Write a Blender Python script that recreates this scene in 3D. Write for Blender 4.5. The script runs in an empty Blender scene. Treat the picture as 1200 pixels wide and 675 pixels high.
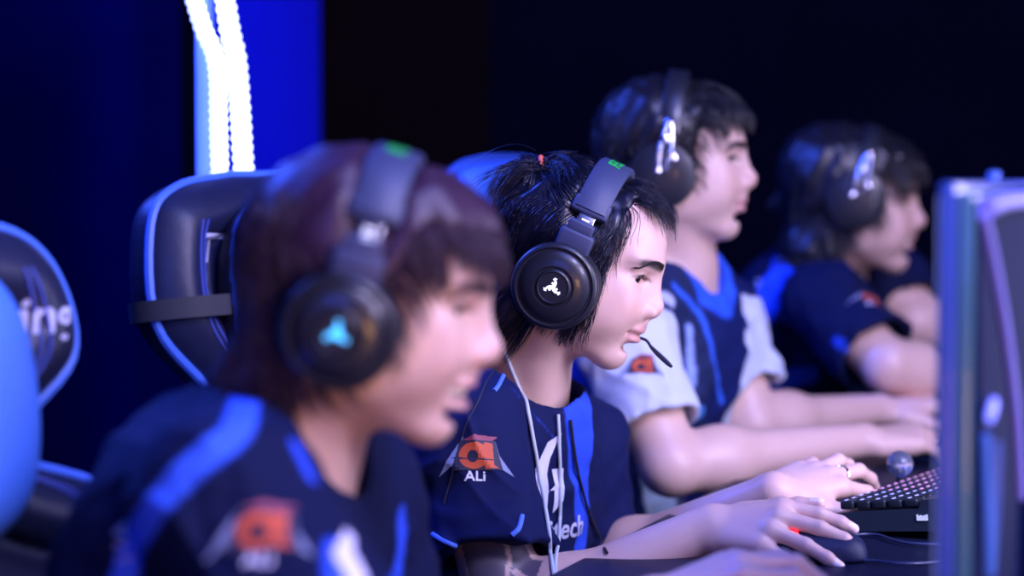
import bpy, bmesh, math, random
import numpy as np
from mathutils import Vector, Matrix
from mathutils.bvhtree import BVHTree
# ---------------------------------------------------------------- camera, light, exposure
S = bpy.context.scene
S.view_settings.view_transform = 'Standard'; S.view_settings.look = 'None'
S.view_settings.gamma = 1; S.view_settings.use_curve_mapping = False; S.view_settings.exposure = 0.0
CZ, FP, PITCH = 1.17, 2800.0, math.atan(147.5/2800)
cam = bpy.data.cameras.new('camera'); cam_ob = bpy.data.objects.new('camera', cam)
S.collection.objects.link(cam_ob); S.camera = cam_ob
cam_ob.location = (0, 0, CZ); cam_ob.rotation_euler = (math.pi/2-PITCH, 0, 0)
cam.sensor_width = 36; cam.lens = FP/1200*36; cam.clip_start = .05; cam.clip_end = 60
cam.dof.use_dof = True; cam.dof.focus_distance = 2.62; cam.dof.aperture_fstop = 2.3

world = bpy.data.worlds.new('world'); S.world = world; world.use_nodes = True
world.node_tree.nodes['Background'].inputs[0].default_value = (.06, .09, .60, 1)
world.node_tree.nodes['Background'].inputs[1].default_value = .03

def area(name, loc, target, size, power, col, size_y=None, spread=180):
    l = bpy.data.lights.new(name, 'AREA'); l.energy = power; l.size = size; l.color = col; l.spread = math.radians(spread)
    if size_y: l.shape = 'RECTANGLE'; l.size_y = size_y
    o = bpy.data.objects.new(name, l); S.collection.objects.link(o); o.location = loc
    o.rotation_euler = (Vector(target)-Vector(loc)).to_track_quat('-Z', 'Y').to_euler(); return o
area('stage_key_light', (1.5, .4, 3.5), (.1, 2.6, .95), .7, 95, (.60, .55, 1.0))
area('stage_front_light', (2.0, .55, 2.2), (.05, 2.4, 1.0), .7, 74, (.66, .57, 1.0))
area('screens_glow', (.98, 2.45, 1.0), (.05, 2.6, 1.0), .35, 12, (.62, .58, 1.0), 1.0)
area('stage_blue_light', (-1.6, 3.6, 2.6), (.2, 2.8, .9), .9, 120, (.04, .10, 1.0))
area('stage_overhead_light', (.6, 1.6, 3.0), (.3, 2.8, .8), 1.2, 34, (.12, .18, 1.0))
area('stage_warm_light', (.42, .1, .80), (.05, 2.7, .95), .4, 13, (1.0, .50, .20))
area('audience_blue_light', (-.6, -.8, 1.9), (.1, 2.6, .9), 1.0, 30, (.05, .11, 1.0))

def P(u, v, D):
    """point at depth D along the view axis seen at photo pixel (u, v)"""
    x = (u-600)/FP*D; y = -(v-337.5)/FP*D; c, s = math.cos(PITCH), math.sin(PITCH)
    return np.array([x, D*c+y*s, CZ-D*s+y*c])
def PZ(u, v, z):
    d = P(u, v, 1)-np.array([0, 0, CZ]); return np.array([0, 0, CZ])+d*((z-CZ)/d[2])
# ---------------------------------------------------------------- sdf toolkit
V = lambda *a: np.array(a, dtype=np.float64)
def nrm(v):
    v = np.asarray(v, float); return v/(np.linalg.norm(v)+1e-12)
def smin(a, b, k):
    if k <= 0: return np.minimum(a, b)
    h = np.maximum(k-np.abs(a-b), 0)/k
    return np.minimum(a, b)-h*h*k*.25
def smax(a, b, k): return -smin(-a, -b, k)
def sstep(a, b, x):
    t = np.clip((x-a)/(b-a), 0, 1); return t*t*(3-2*t)
def wob(p, s, seed=0.):
    """smooth pseudo noise in about -1..1 on points (n,3), wavelength s"""
    q = p*(2*math.pi/s)
    x, y, z = q[:, 0]+seed, q[:, 1]+1.7*seed, q[:, 2]-2.3*seed
    return (np.sin(x+1.3*np.sin(.7*y+.9*z))+np.sin(y*1.1+1.5*np.sin(.8*z-.6*x))+np.sin(z*.9+1.4*np.sin(.9*x+.5*y)))/3

class Frame:
    """local x forward, y left, z up"""
    def __init__(s, o, R): s.o = np.asarray(o, float); s.R = np.asarray(R, float)   # columns = axes
    def w(s, p): return s.o+np.asarray(p, float)@s.R.T
    def l(s, P): return (P-s.o)@s.R
    def d(s, v): return np.asarray(v, float)@s.R.T
def ypr(yaw, pitch, roll):
    """yaw about z, pitch nose-down positive, roll towards own right positive (degrees)"""
    a, b, c = [math.radians(t) for t in (yaw, pitch, roll)]
    Rz = np.array([[math.cos(a), -math.sin(a), 0], [math.sin(a), math.cos(a), 0], [0, 0, 1]])
    Ry = np.array([[math.cos(b), 0, math.sin(b)], [0, 1, 0], [-math.sin(b), 0, math.cos(b)]])
    Rx = np.array([[1, 0, 0], [0, math.cos(c), -math.sin(c)], [0, math.sin(c), math.cos(c)]])
    return Rz@Ry@Rx
WORLD = Frame((0, 0, 0), np.eye(3))
def axes(x, zhint):
    x = nrm(x); y = nrm(np.cross(zhint, x)); z = np.cross(x, y)
    return np.stack([x, y, z], 1)

class Field:
    def __init__(s): s.it = []
    def add(s, fn, c, r, k=.01, op='u'):
        s.it.append((fn, np.asarray(c, float), r, k, op)); return s
    def cone(s, a, b, ra, rb, k=.01, op='u', F=WORLD):
        a = F.w(a); b = F.w(b); ba = b-a; L2 = ba@ba+1e-12
        def fn(P):
            pa = P-a; t = np.clip(pa@ba/L2, 0, 1)
            return np.sqrt(((pa-t[:, None]*ba)**2).sum(1))-(ra+(rb-ra)*t)
        return s.add(fn, (a+b)/2, math.sqrt(L2)/2+max(ra, rb), k, op)
    def ball(s, c, r, k=.01, op='u', F=WORLD): return s.cone(c, c, r, r, k, op, F)
    def ell(s, c, r, k=.01, op='u', F=WORLD, R=None):
        c = F.w(c); M = F.R if R is None else F.R@R; r = np.asarray(r, float)
        def fn(P):
            q = (P-c)@M; a = np.sqrt(((q/r)**2).sum(1)); b = np.sqrt(((q/(r*r))**2).sum(1))+1e-9
            return np.where(a < 1e-3, -r.min(), a*(a-1)/b)
        return s.add(fn, c, r.max(), k, op)
    def grp(s, G, c, r, k=.01, op='u'): return s.add(lambda P: G(P), c, r, k, op)
    def __call__(s, P, c=None, R=None):
        d = None
        for fn, cc, r, k, op in s.it:
            if c is not None and op != 'i' and np.linalg.norm(cc-c)-r > R+k+.02:
                continue
            e = fn(P)
            if d is None:
                d = e if op == 'u' else np.full(len(P), 1.)
                if op == 'u': continue
            if op == 'u': d = smin(d, e, k)
            elif op == 's': d = smax(d, -e, k)
            else: d = smax(d, e, k)
        return np.full(len(P), 1.) if d is None else d

def mesh_sdf(f, lo, hi, h, B=14, newton=2, slack=1.6):
    """sparse surface nets: vertices and quads of f=0 in a box"""
    lo = np.asarray(lo, float); hi = np.asarray(hi, float)
    nb = np.maximum(1, np.ceil((hi-lo)/(h*B)).astype(int))
    rad = B*h*math.sqrt(3)/2
    g = np.stack(np.meshgrid(*[np.arange(n) for n in nb], indexing='ij'), -1).reshape(-1, 3)
    cen = lo+(g+.5)*B*h
    act = np.zeros(len(g), bool)
    fv = f(cen)
    act = np.abs(fv) < rad*slack+.004
    NX = nb*B+4; m = B+1
    ar = np.arange(m+1)
    I = np.stack(np.meshgrid(ar, ar, ar, indexing='ij'), -1).reshape(-1, 3)
    vk, vp, qk = [], [], []
    key = lambda q: (q[..., 0]*NX[1]+q[..., 1])*NX[2]+q[..., 2]
    pruned = isinstance(f, Pruned)
    for b in g[act]:
        base = b*B
        P = lo+(base+I)*h
        c = lo+(base+m/2)*h
        val = (f.ev(P, c, rad*1.25) if pruned else f(P)).reshape(m+1, m+1, m+1)
        s = val < 0
        if s.all() or not s.any(): continue
        # cells 0..B  (m cells); own vertices for 0..B-1, quads on edges at corners 1..B
        acc = np.zeros((m, m, m, 3)); cnt = np.zeros((m, m, m))
        for ax in range(3):
            sl0 = [slice(None)]*3; sl1 = [slice(None)]*3
            sl0[ax] = slice(0, m); sl1[ax] = slice(1, m+1)
            a = val[tuple(sl0)]; d = val[tuple(sl1)]
            cr = (a < 0) != (d < 0)
            ii = np.argwhere(cr)
            if not len(ii): continue
            av = a[cr]; dv = d[cr]; t = av/(av-dv)
            p = ii.astype(float); p[:, ax] += t
            o = [x for x in range(3) if x != ax]
            for u in (0, 1):
                for w in (0, 1):
                    q = ii.copy(); q[:, o[0]] -= u; q[:, o[1]] -= w
                    ok = (q >= 0).all(1) & (q < m).all(1)
                    qq = q[ok]
                    np.add.at(acc, (qq[:, 0], qq[:, 1], qq[:, 2]), p[ok])
                    np.add.at(cnt, (qq[:, 0], qq[:, 1], qq[:, 2]), 1)
            ok = (ii[:, o[0]] >= 1) & (ii[:, o[1]] >= 1) & (ii[:, o[0]] <= B) & (ii[:, o[1]] <= B) & (ii[:, ax] < B)
            e = ii[ok]; sg = (av[ok] < 0)
            if len(e):
                e = e+base
                d0 = np.zeros(3, int); d1 = np.zeros(3, int); d0[(ax+1) % 3] = 1; d1[(ax+2) % 3] = 1
                qd = np.stack([key(e-d0-d1), key(e-d1), key(e), key(e-d0)], 1)
                qd[~sg] = qd[~sg][:, ::-1]
                qk.append(qd)
        own = cnt > 0
        own[B:] = False; own[:, B:] = False; own[:, :, B:] = False
        ii = np.argwhere(own)
        if len(ii):
            vk.append(key(ii+base)); vp.append(lo+(base+acc[own]/cnt[own][:, None])*h)
    vk = np.concatenate(vk); vp = np.concatenate(vp); qk = np.concatenate(qk)
    o = np.argsort(vk); vk = vk[o]; vp = vp[o]
    ix = np.clip(np.searchsorted(vk, qk), 0, len(vk)-1)
    ok = (vk[ix] == qk).all(1)
    q = ix[ok]
    e = h*.25
    for _ in range(newton):
        for c0 in range(0, len(vp), 60000):
            P = vp[c0:c0+60000]
            F0 = f(P)
            G = np.stack([f(P+V(e, 0, 0))-F0, f(P+V(0, e, 0))-F0, f(P+V(0, 0, e))-F0], 1)/e
            g2 = (G*G).sum(1)
            st = np.clip(-F0/np.maximum(g2, .15), -h*.5, h*.5)
            vp[c0:c0+60000] = P+G*st[:, None]
    return vp, q

class Pruned:
    """a field plus a displacement, with block pruning; f(P) evaluates in chunks, sorted in space for pruning"""
    def __init__(s, F, post=None): s.F = F; s.post = post
    def ev(s, P, c, R):
        d = s.F(P, c, R)
        return s.post(P, d) if s.post else d
    def __call__(s, P):
        if len(P) < 3000: return s.ev(P, None, None)
        out = np.empty(len(P)); cell = np.floor(P/.12).astype(int)
        cell -= cell.min(0); kk = (cell[:, 0]*4096+cell[:, 1])*4096+cell[:, 2]
        o = np.argsort(kk, kind='stable'); ks = kk[o]
        cuts = np.flatnonzero(np.diff(ks))+1
        for ids in np.split(o, cuts):
            Q = P[ids]; c = (Q.min(0)+Q.max(0))/2
            R = np.linalg.norm(Q-c, axis=1).max()+1e-6
            out[ids] = s.ev(Q, c, R)
        return out

def grad(f, P, e=.0008):
    F0 = f(P)
    G = np.stack([f(P+V(e, 0, 0))-F0, f(P+V(0, e, 0))-F0, f(P+V(0, 0, e))-F0], 1)/e
    return F0, G/(np.linalg.norm(G, axis=1)[:, None]+1e-9)

# ---------------------------------------------------------------- objects
COL = bpy.context.scene.collection
def raw_mesh(name, verts, faces, mat, parent=None, smooth=True, col=None, flip=False):
    verts = np.asarray(verts, np.float32); me = bpy.data.meshes.new(name)
    if isinstance(faces, np.ndarray):
        n = faces.shape[1]; fl = faces[:, ::-1] if flip else faces
        me.vertices.add(len(verts)); me.vertices.foreach_set('co', verts.ravel())
        me.loops.add(fl.size); me.loops.foreach_set('vertex_index', np.ascontiguousarray(fl, np.int32).ravel())
        me.polygons.add(len(fl)); me.polygons.foreach_set('loop_start', np.arange(0, fl.size, n, dtype=np.int32))
        me.polygons.foreach_set('loop_total', np.full(len(fl), n, np.int32))
        me.update(calc_edges=True); me.validate()
    else:
        me.from_pydata(verts.tolist(), [], faces)
    if smooth: me.polygons.foreach_set('use_smooth', np.ones(len(me.polygons), bool))
    if col is not None:
        at = me.color_attributes.new('Col', 'FLOAT_COLOR', 'POINT')
        c4 = np.ones((len(verts), 4), np.float32); c4[:, :3] = col
        at.data.foreach_set('color', c4.ravel())
    if mat: me.materials.append(mat)
    o = bpy.data.objects.new(name, me); COL.objects.link(o)
    if parent is not None:
        o.parent = parent
        o.matrix_parent_inverse = parent.matrix_basis.inverted()
    return o
def tag(o, label=None, cat=None, group=None, kind=None):
    if label: o['label'] = label
    if cat: o['category'] = cat
    if group: o['group'] = group
    if kind: o['kind'] = kind
    return o
def empty(name, loc, label=None, cat=None, group=None):
    o = bpy.data.objects.new(name, None); COL.objects.link(o); o.location = tuple(loc); o.empty_display_size = .05
    return tag(o, label, cat, group)

class MB:
    """collects shapes in a frame; build() links them as one mesh"""
    def __init__(s, F=WORLD): s.v = []; s.f = []; s.F = F; s.n = 0
    def put(s, v, f, F=None):
        v = (F or s.F).w(np.asarray(v, float)); s.v.append(v)
        s.f += [[i+s.n for i in q] for q in f]; s.n += len(v)
    def box(s, c, size, bev=0., F=None, R=None):
        c = np.asarray(c, float); h = np.asarray(size, float)/2; b = min(bev, h.min()*.98)
        if b <= 0:
            v = np.array([[x, y, z] for x in (-1, 1) for y in (-1, 1) for z in (-1, 1)])*h
            f = [(0, 1, 3, 2), (4, 6, 7, 5), (0, 4, 5, 1), (2, 3, 7, 6), (0, 2, 6, 4), (1, 5, 7, 3)]
        else:
            bm = bmesh.new(); bmesh.ops.create_cube(bm, size=1)
            for w in bm.verts: w.co = [w.co[i]*2*h[i] for i in range(3)]
            bmesh.ops.bevel(bm, geom=list(bm.edges), offset=b, segments=3, profile=.5, affect='EDGES')
            v = np.array([w.co[:] for w in bm.verts]); bm.verts.index_update()
            f = [[w.index for w in q.verts] for q in bm.faces]; bm.free()
        if R is not None: v = v@np.asarray(R).T
        s.put(v+c, f, F)
    def tube(s, pts, r, n=10, F=None, cap=True, flat=None):
        """sweep; r scalar or list; flat=(normal hint, width factor) for elliptical sections"""
        P = np.asarray(pts, float); N = len(P); r = np.broadcast_to(np.asarray(r, float), (N,))
        T = np.gradient(P, axis=0); T /= np.linalg.norm(T, axis=1)[:, None]+1e-12
        up = nrm(flat[0]) if flat else (V(0, 0, 1) if abs(T[0][2]) < .9 else V(1, 0, 0))
        v = []; 
        for i in range(N):
            a = up-T[i]*(up@T[i]); a = nrm(a); b = np.cross(T[i], a); 
            if not flat: up = a
            w = flat[1] if flat else 1.
            for j in range(n):
                t = 2*math.pi*j/n; v.append(P[i]+r[i]*(math.cos(t)*a+math.sin(t)*w*b))
        f = [[i*n+j, i*n+(j+1) % n, (i+1)*n+(j+1) % n, (i+1)*n+j] for i in range(N-1) for j in range(n)]
        if cap: f += [list(range(n))[::-1], [(N-1)*n+j for j in range(n)]]
        s.put(v, f, F)
    def lathe(s, prof, n=48, F=None, axis='y'):
        """profile [(radius, height)] about local axis through the frame origin"""
        v = []
        for r, h in prof:
            for j in range(n):
                t = 2*math.pi*j/n; a, b = r*math.cos(t), r*math.sin(t)
                v.append((a, h, b) if axis == 'y' else ((a, b, h) if axis == 'z' else (h, a, b)))
        m = len(prof)
        f = [[i*n+j, i*n+(j+1) % n, (i+1)*n+(j+1) % n, (i+1)*n+j] for i in range(m-1) for j in range(n)]
        f += [list(range(n))[::-1], [(m-1)*n+j for j in range(n)]]
        s.put(v, f, F)
    def prism(s, poly, z0, z1, F=None, bev=0):
        """polygon in local xy extruded z0..z1"""
        n = len(poly)
        if bev:
            c = np.mean(poly, 0); q = np.asarray(poly, float); e = q-c; L = np.linalg.norm(e, axis=1)[:, None]
            inn = c+e*(1-bev/np.maximum(L, bev*1.5))
            rings = [(inn, z0), (q, z0+bev), (q, z1-bev), (inn, z1)]
        else: rings = [(np.asarray(poly, float), z0), (np.asarray(poly, float), z1)]
        v = [(p[0], p[1], z) for ring, z in rings for p in ring]; m = len(rings)
        f = [[i*n+j, i*n+(j+1) % n, (i+1)*n+(j+1) % n, (i+1)*n+j] for i in range(m-1) for j in range(n)]
        f += [list(range(n))[::-1], [(m-1)*n+j for j in range(n)]]
        s.put(v, f, F)
    def build(s, name, mat, parent=None, smooth=True, angle=40):
        o = raw_mesh(name, np.concatenate(s.v), s.f, mat, parent, False)
        me = o.data; bm = bmesh.new(); bm.from_mesh(me); bmesh.ops.recalc_face_normals(bm, faces=bm.faces); bm.to_mesh(me); bm.free()
        if smooth:
            me.polygons.foreach_set('use_smooth', np.ones(len(me.polygons), bool))
            me.set_sharp_from_angle(angle=math.radians(angle))
        return o

def spline(pts, n=8):
    """catmull-rom through points"""
    P = np.asarray(pts, float); P = np.vstack([2*P[0]-P[1], P, 2*P[-1]-P[-2]]); out = []
    for i in range(1, len(P)-2):
        for t in np.arange(n)/n:
            a, b, c, d = P[i-1:i+3]
            out.append(.5*(2*b+(c-a)*t+(2*a-5*b+4*c-d)*t*t+(3*b-a-3*c+d)*t**3))
    out.append(P[-2]); return np.array(out)

# ---------------------------------------------------------------- materials
def mat(name, col=(.5, .5, .5), rough=.5, metal=0., emit=None, es=1., noise=0., nscale=60., bump=0., bscale=300., vcol=False,
        sss=0., coat=0., spec=.5, sheen=0., trans=0., alpha=1., wave=0.):
    m = bpy.data.materials.new(name); m.use_nodes = True; nt = m.node_tree; N = nt.nodes; L = nt.links
    b = N['Principled BSDF']; tc = N.new('ShaderNodeTexCoord')
    b.inputs['Roughness'].default_value = rough; b.inputs['Metallic'].default_value = metal
    b.inputs['Specular IOR Level'].default_value = spec; b.inputs['Coat Weight'].default_value = coat
    b.inputs['Sheen Weight'].default_value = sheen; b.inputs['Transmission Weight'].default_value = trans
    src = None
    if vcol:
        a = N.new('ShaderNodeAttribute'); a.attribute_name = 'Col'; src = a.outputs['Color']
    b.inputs['Base Color'].default_value = (*col, 1)
    nz = N.new('ShaderNodeTexNoise'); nz.inputs['Scale'].default_value = nscale; nz.inputs['Detail'].default_value = 4
    L.new(tc.outputs['Object'], nz.inputs['Vector'])
    mr = N.new('ShaderNodeMapRange'); mr.inputs['To Min'].default_value = 1-noise; mr.inputs['To Max'].default_value = 1+noise
    L.new(nz.outputs['Fac'], mr.inputs['Value'])
    vm = N.new('ShaderNodeVectorMath'); vm.operation = 'SCALE'
    if src: L.new(src, vm.inputs[0])
    else: vm.inputs[0].default_value = col
    L.new(mr.outputs['Result'], vm.inputs['Scale']); L.new(vm.outputs['Vector'], b.inputs['Base Color'])
    if bump:
        n2 = N.new('ShaderNodeTexNoise'); n2.inputs['Scale'].default_value = bscale; n2.inputs['Detail'].default_value = 3
        L.new(tc.outputs['Object'], n2.inputs['Vector'])
        bp = N.new('ShaderNodeBump'); bp.inputs['Strength'].default_value = bump; bp.inputs['Distance'].default_value = .001
        L.new(n2.outputs['Fac'], bp.inputs['Height']); L.new(bp.outputs['Normal'], b.inputs['Normal'])
    if sss:
        b.inputs['Subsurface Weight'].default_value = sss; b.inputs['Subsurface Radius'].default_value = (1, .35, .2)
        b.inputs['Subsurface Scale'].default_value = .006
    if emit:
        b.inputs['Emission Color'].default_value = (*emit, 1); b.inputs['Emission Strength'].default_value = es
    return m
# ---------------------------------------------------------------- the place
TZ = .75
ROW = nrm((.33, .944, 0)); FW = nrm((.944, -.33, 0))       # along the row of seats; the way the players face
TF = Frame((.03, 2.4, TZ), np.stack([FW, ROW, V(0, 0, 1)], 1))   # table frame: x away from the players, y along the row
M_floor = mat('dark_floor', (.012, .013, .02), .45, noise=.3, nscale=6, bump=.1, bscale=40)
M_wall = mat('black_drape', (.0028, .0040, .0170), .95, spec=0, noise=.25, nscale=3, bump=.3, bscale=60)
M_brown = mat('brown_black_panel', (.0085, .0048, .0075), .9, spec=0, noise=.2, nscale=4)
m = MB(); m.box((.5, 3, -.05), (9, 12, .1)); tag(m.build('floor', M_floor, smooth=False), kind='structure')
m = MB(); m.box((.5, 6.55, 1.5), (9, .1, 3.2)); tag(m.build('wall_back', M_wall, smooth=False), kind='structure')
m = MB(); m.box((-2.3, 3, 1.5), (.1, 7, 3.2)); tag(m.build('wall_left', M_wall, smooth=False), kind='structure')
m = MB()
x0, x1 = P(372, 300, 6.3)[0], P(572, 300, 6.3)[0]
m.box(((x0+x1)/2, 6.46, 1.5), (x1-x0, .08, 3.0), .01)
tag(m.build('backdrop_panel', M_brown), 'tall brownish black backdrop panel to the right of the blue light tower', 'panel')

# the light tower with its two beaded strips
M_tower = mat('tower_blue_paint', (.001, .002, .15), .9, spec=.05, noise=.05)
M_led = mat('led_beads', (1, 1, 1), .4, emit=(.30, .36, 1.0), es=4.5)
M_acr = mat('tower_lit_edge', (.2, .3, .9), .4, emit=(.03, .10, 1.), es=1.0)
Dt = 3.15
tower = empty('light_tower', (P(300, 300, Dt)[0], Dt+.1, 0), 'blue light tower with two glowing white beaded strips behind the chairs', 'light tower')
m = MB(); a, b = P(224, 300, Dt)[0], P(366, 300, Dt)[0]
m.box(((a+b)/2, Dt+.16, .85), (b-a, .10, 1.7), .006); m.build('tower_body', M_tower, tower)
m = MB(); c0 = P(240, 300, Dt)[0]
m.box(((a+c0)/2, Dt+.08, .85), (c0-a, .06, 1.7), .004); m.build('lit_edge', M_acr, tower)
def strip(px, rad):
    pts = [P(u, v, Dt) for u, v in px]; c = spline(pts, 20)
    L = np.r_[0, np.cumsum(np.linalg.norm(np.diff(c, axis=0), axis=1))]
    n = int(L[-1]/(rad*.95)); t = np.linspace(0, L[-1], n)
    Q = np.stack([np.interp(t, L, c[:, i]) for i in range(3)], 1)
    fine = []; rr = []
    for i in range(len(Q)-1):
        for s in (0, .25, .5, .75):
            fine.append(Q[i]*(1-s)+Q[i+1]*s); rr.append(rad*(.74+.26*abs(math.cos(math.pi*s))))
    mm = MB(); mm.tube(fine, rr, 10); return mm.build('light_strip', M_led, tower)
strip([(214, -60), (228, 0), (240, 38), (250, 60), (255, 90), (256, 150), (258, 230), (262, 420)], .0118)
strip([(256, -60), (264, 0), (270, 38), (277, 70), (281, 120), (286, 200), (292, 262), (296, 420)], .0135)
area('tower_glow', (P(268, 120, Dt)[0], Dt-.06, 1.25), (P(268, 120, Dt)[0], Dt+1, 1.25), .1, 1.6, (.06, .10, 1.0), .9)

M_added_drape = mat('navy_added_drape', (.0006, .0009, .040), .85, spec=0, noise=.3, nscale=5, bump=.2, bscale=80)  # pleated sheet added to catch the blue glow beside the tower
xs = np.linspace(-2.2, P(205, 300, 3.9)[0], 60); vv = []
for z in (.0, 2.9):
    for x in xs: vv.append((x, 3.95+.035*math.sin(x*23)+.02*math.sin(x*9.), z))
n_ = len(xs); o = raw_mesh('added_drape', vv+[(x, y+.02, z) for x, y, z in vv], [[i, i+1, n_+i+1, n_+i] for i in range(n_-1)]+[[2*n_+i, 3*n_+i, 3*n_+i+1, 2*n_+i+1] for i in range(n_-1)], M_added_drape)
tag(o, 'added navy pleated cloth catching the blue glow left of the light tower', 'added_drape')

# table
M_table = mat('table_black_laminate', (.008, .011, .032), .45, spec=.12, noise=.15, nscale=30, bump=.05, bscale=500)
M_leg = mat('table_steel', (.03, .03, .035), .4, metal=.8)
table = empty('gaming_table', TF.w((.4, .3, -TZ)), 'long black table running along the row of players', 'table')
m = MB(TF); m.box((.40, .35, -.0175), (.80, 4.2, .035), .006); m.build('tabletop', M_table, table)
for x in (.1, .7):
    for y in (-1.5, 2.2):
        m = MB(TF); m.box((x, y, -.035-(TZ-.035)/2), (.05, .05, TZ-.035), .004); m.build('leg', M_leg, table)
# ---------------------------------------------------------------- head
def head_prims(f, H, full=0., smile=0., nose=1., crease=True):
    """the head in head-local metres (origin between the ears) added to field f; H is its frame, scale 1"""
    g = dict(F=H)
    f.ell((-.010, 0, .034), (.086, .074, .070), .0, **g)
    f.ell((.038, 0, .038), (.0605, .061, .055), .02, **g)          # forehead
    f.ell((.034, 0, -.012), (.053, .062+.006*full, .066), .02, **g)       # mid face
    f.ell((.055, 0, -.052), (.0445, .036, .034), .018, **g)        # muzzle
    for s in (1, -1):
        f.cone((.008, s*.048, -.055), (.070, s*.017, -.085), .014+.004*full, .0135+.003*full, .018, **g)     # jaw
        f.ell((.060, s*.042, -.016), (.024, .019, .020), .018, **g)  # cheekbone
        f.ell((.025, s*.049, -.040), (.030, .018+.008*full, .034), .02, **g)  # masseter
        if full: f.ell((.058, s*.036, -.046), (.026, .020, .026), .02, **g)
    f.ell((.035, 0, -.066), (.045, .040, .030), .02, **g)
    f.ball((.0800, 0, -.087), .0155+.002*full, .020, **g)          # chin
    for s in (1, -1):
        f.ell((.102, s*.035, .010), (.021, .020, .0125), .020, 's', **g)   # socket
        f.cone((.0900, s*.012, .0270), (.073, s*.046, .029), .0078, .0068, .018, **g)  # brow
        f.ball((.0715, s*.031, .009), .0150, .005, **g)                # lids
        f.cone((.074, s*.018, -.004), (.068, s*.044, -.004), .011, .010, .012, **g)  # under eye
    n = nose
    f.cone((.0815, 0, .024), (.0885, 0, -.034), .0125, .0165, .014, **g)        # bony base under the nose
    for s in (1, -1): f.cone((.083, s*.008, .004), (.090, s*.014, -.026), .009, .010, .014, **g)
    for s in (1, -1): f.ball((.0725, s*.0285, -.024), .0155, .022, **g); f.ball((.0610, s*.0350, -.044), .0190, .026, **g)
    f.cone((.0905, 0, .022), (.1105*n, 0, -.0145), .0068, .0078, .012, **g)
    f.ball((.1110*n, 0, -.0185), .0088, .010, **g)
    for s in (1, -1):
        f.ell((.1030, s*.0135, -.0235), (.0105, .0066, .0078), .007, **g)
    f.cone((.112*n, 0, -.0245), (.099, 0, -.034), .0056, .005, .006, **g)
    for s in (1, -1):
        f.ell((.1065, s*.0072, -.0325), (.0055, .0032, .0045), .003, 's', **g)
    w = 1+.35*smile
    f.ell((.0925, 0, -.0480), (.0135, .021*w, .0052), .005, **g)     # upper lip
    f.ell((.0925, 0, -.0605-.006*smile), (.0130, .0185*w, .0056), .005, **g)
    f.ell((.0905, 0, -.0430), (.0125, .012, .012), .010, **g)
    f.ell((.093, 0, -.073-.003*smile), (.006, .02, .004), .008, 's', R=ypr(0, -20, 0), **g)
    if smile:
        f.ell((.102, 0, -.0538-.003*smile), (.020, .024*w, .0055*smile+.001), .002, 's', **g)
        for s in (1, -1): f.ell((.066, s*.036, -.030), (.020, .017, .016), .012, **g)
    elif crease:
        f.ell((.110, 0, -.0540), (.0125, .0245, .0009), .002, 's', **g)
    for s in (1, -1):   # eye opening and mouth corner
        f.ell((.0865, s*.0325, .0085), (.0120, .0145, .0052-.0018*smile), .0012, 's', **g)
        f.ball((.090, s*.0235*w, -.0540+.002*smile), .0016, .005, 's', **g)

def face_color(q, base, lip, brow=None, nose_tip=None):
    """colour per point in head-local coordinates"""
    c = np.tile(np.array(base, float), (len(q), 1))
    x, y, z = q[:, 0], q[:, 1], q[:, 2]; ay = np.abs(y)
    def mix(m, col): c[:] = c*(1-m[:, None])+np.array(col)*m[:, None]
    warm = np.array(base)*np.array([1.08, .86, .82])
    mix(.35*np.exp(-((ay-.040)/.022)**2-((z+.025)/.022)**2)*(x > .03), warm)       # cheeks
    mix(.5*np.exp(-(ay/.012)**2-((z+.02)/.010)**2)*(x > .1), warm)
    lipm = sstep(1.25, .95, np.sqrt((ay/.0235)**2+((z+.054)/.0125)**2))*(x > .088)
    mix(.6*lipm, lip)
    if brow is not None:
        zz = .0275-.25*np.maximum(ay-.040, 0)+.12*(ay-.02)
        bm = np.exp(-((z-zz)/.0046)**4)*sstep(.008, .014, ay)*sstep(.060, .050, ay)*(x > .05)
        mix(.94*bm, brow)
    lm = np.exp(-((np.hypot((ay-.0325)/.0145, (z-.0085)/.0056)-1)/.20)**2)*(z > .0085)*(x > .07)
    mix(.7*lm, (.03, .02, .02))
    return c

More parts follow.
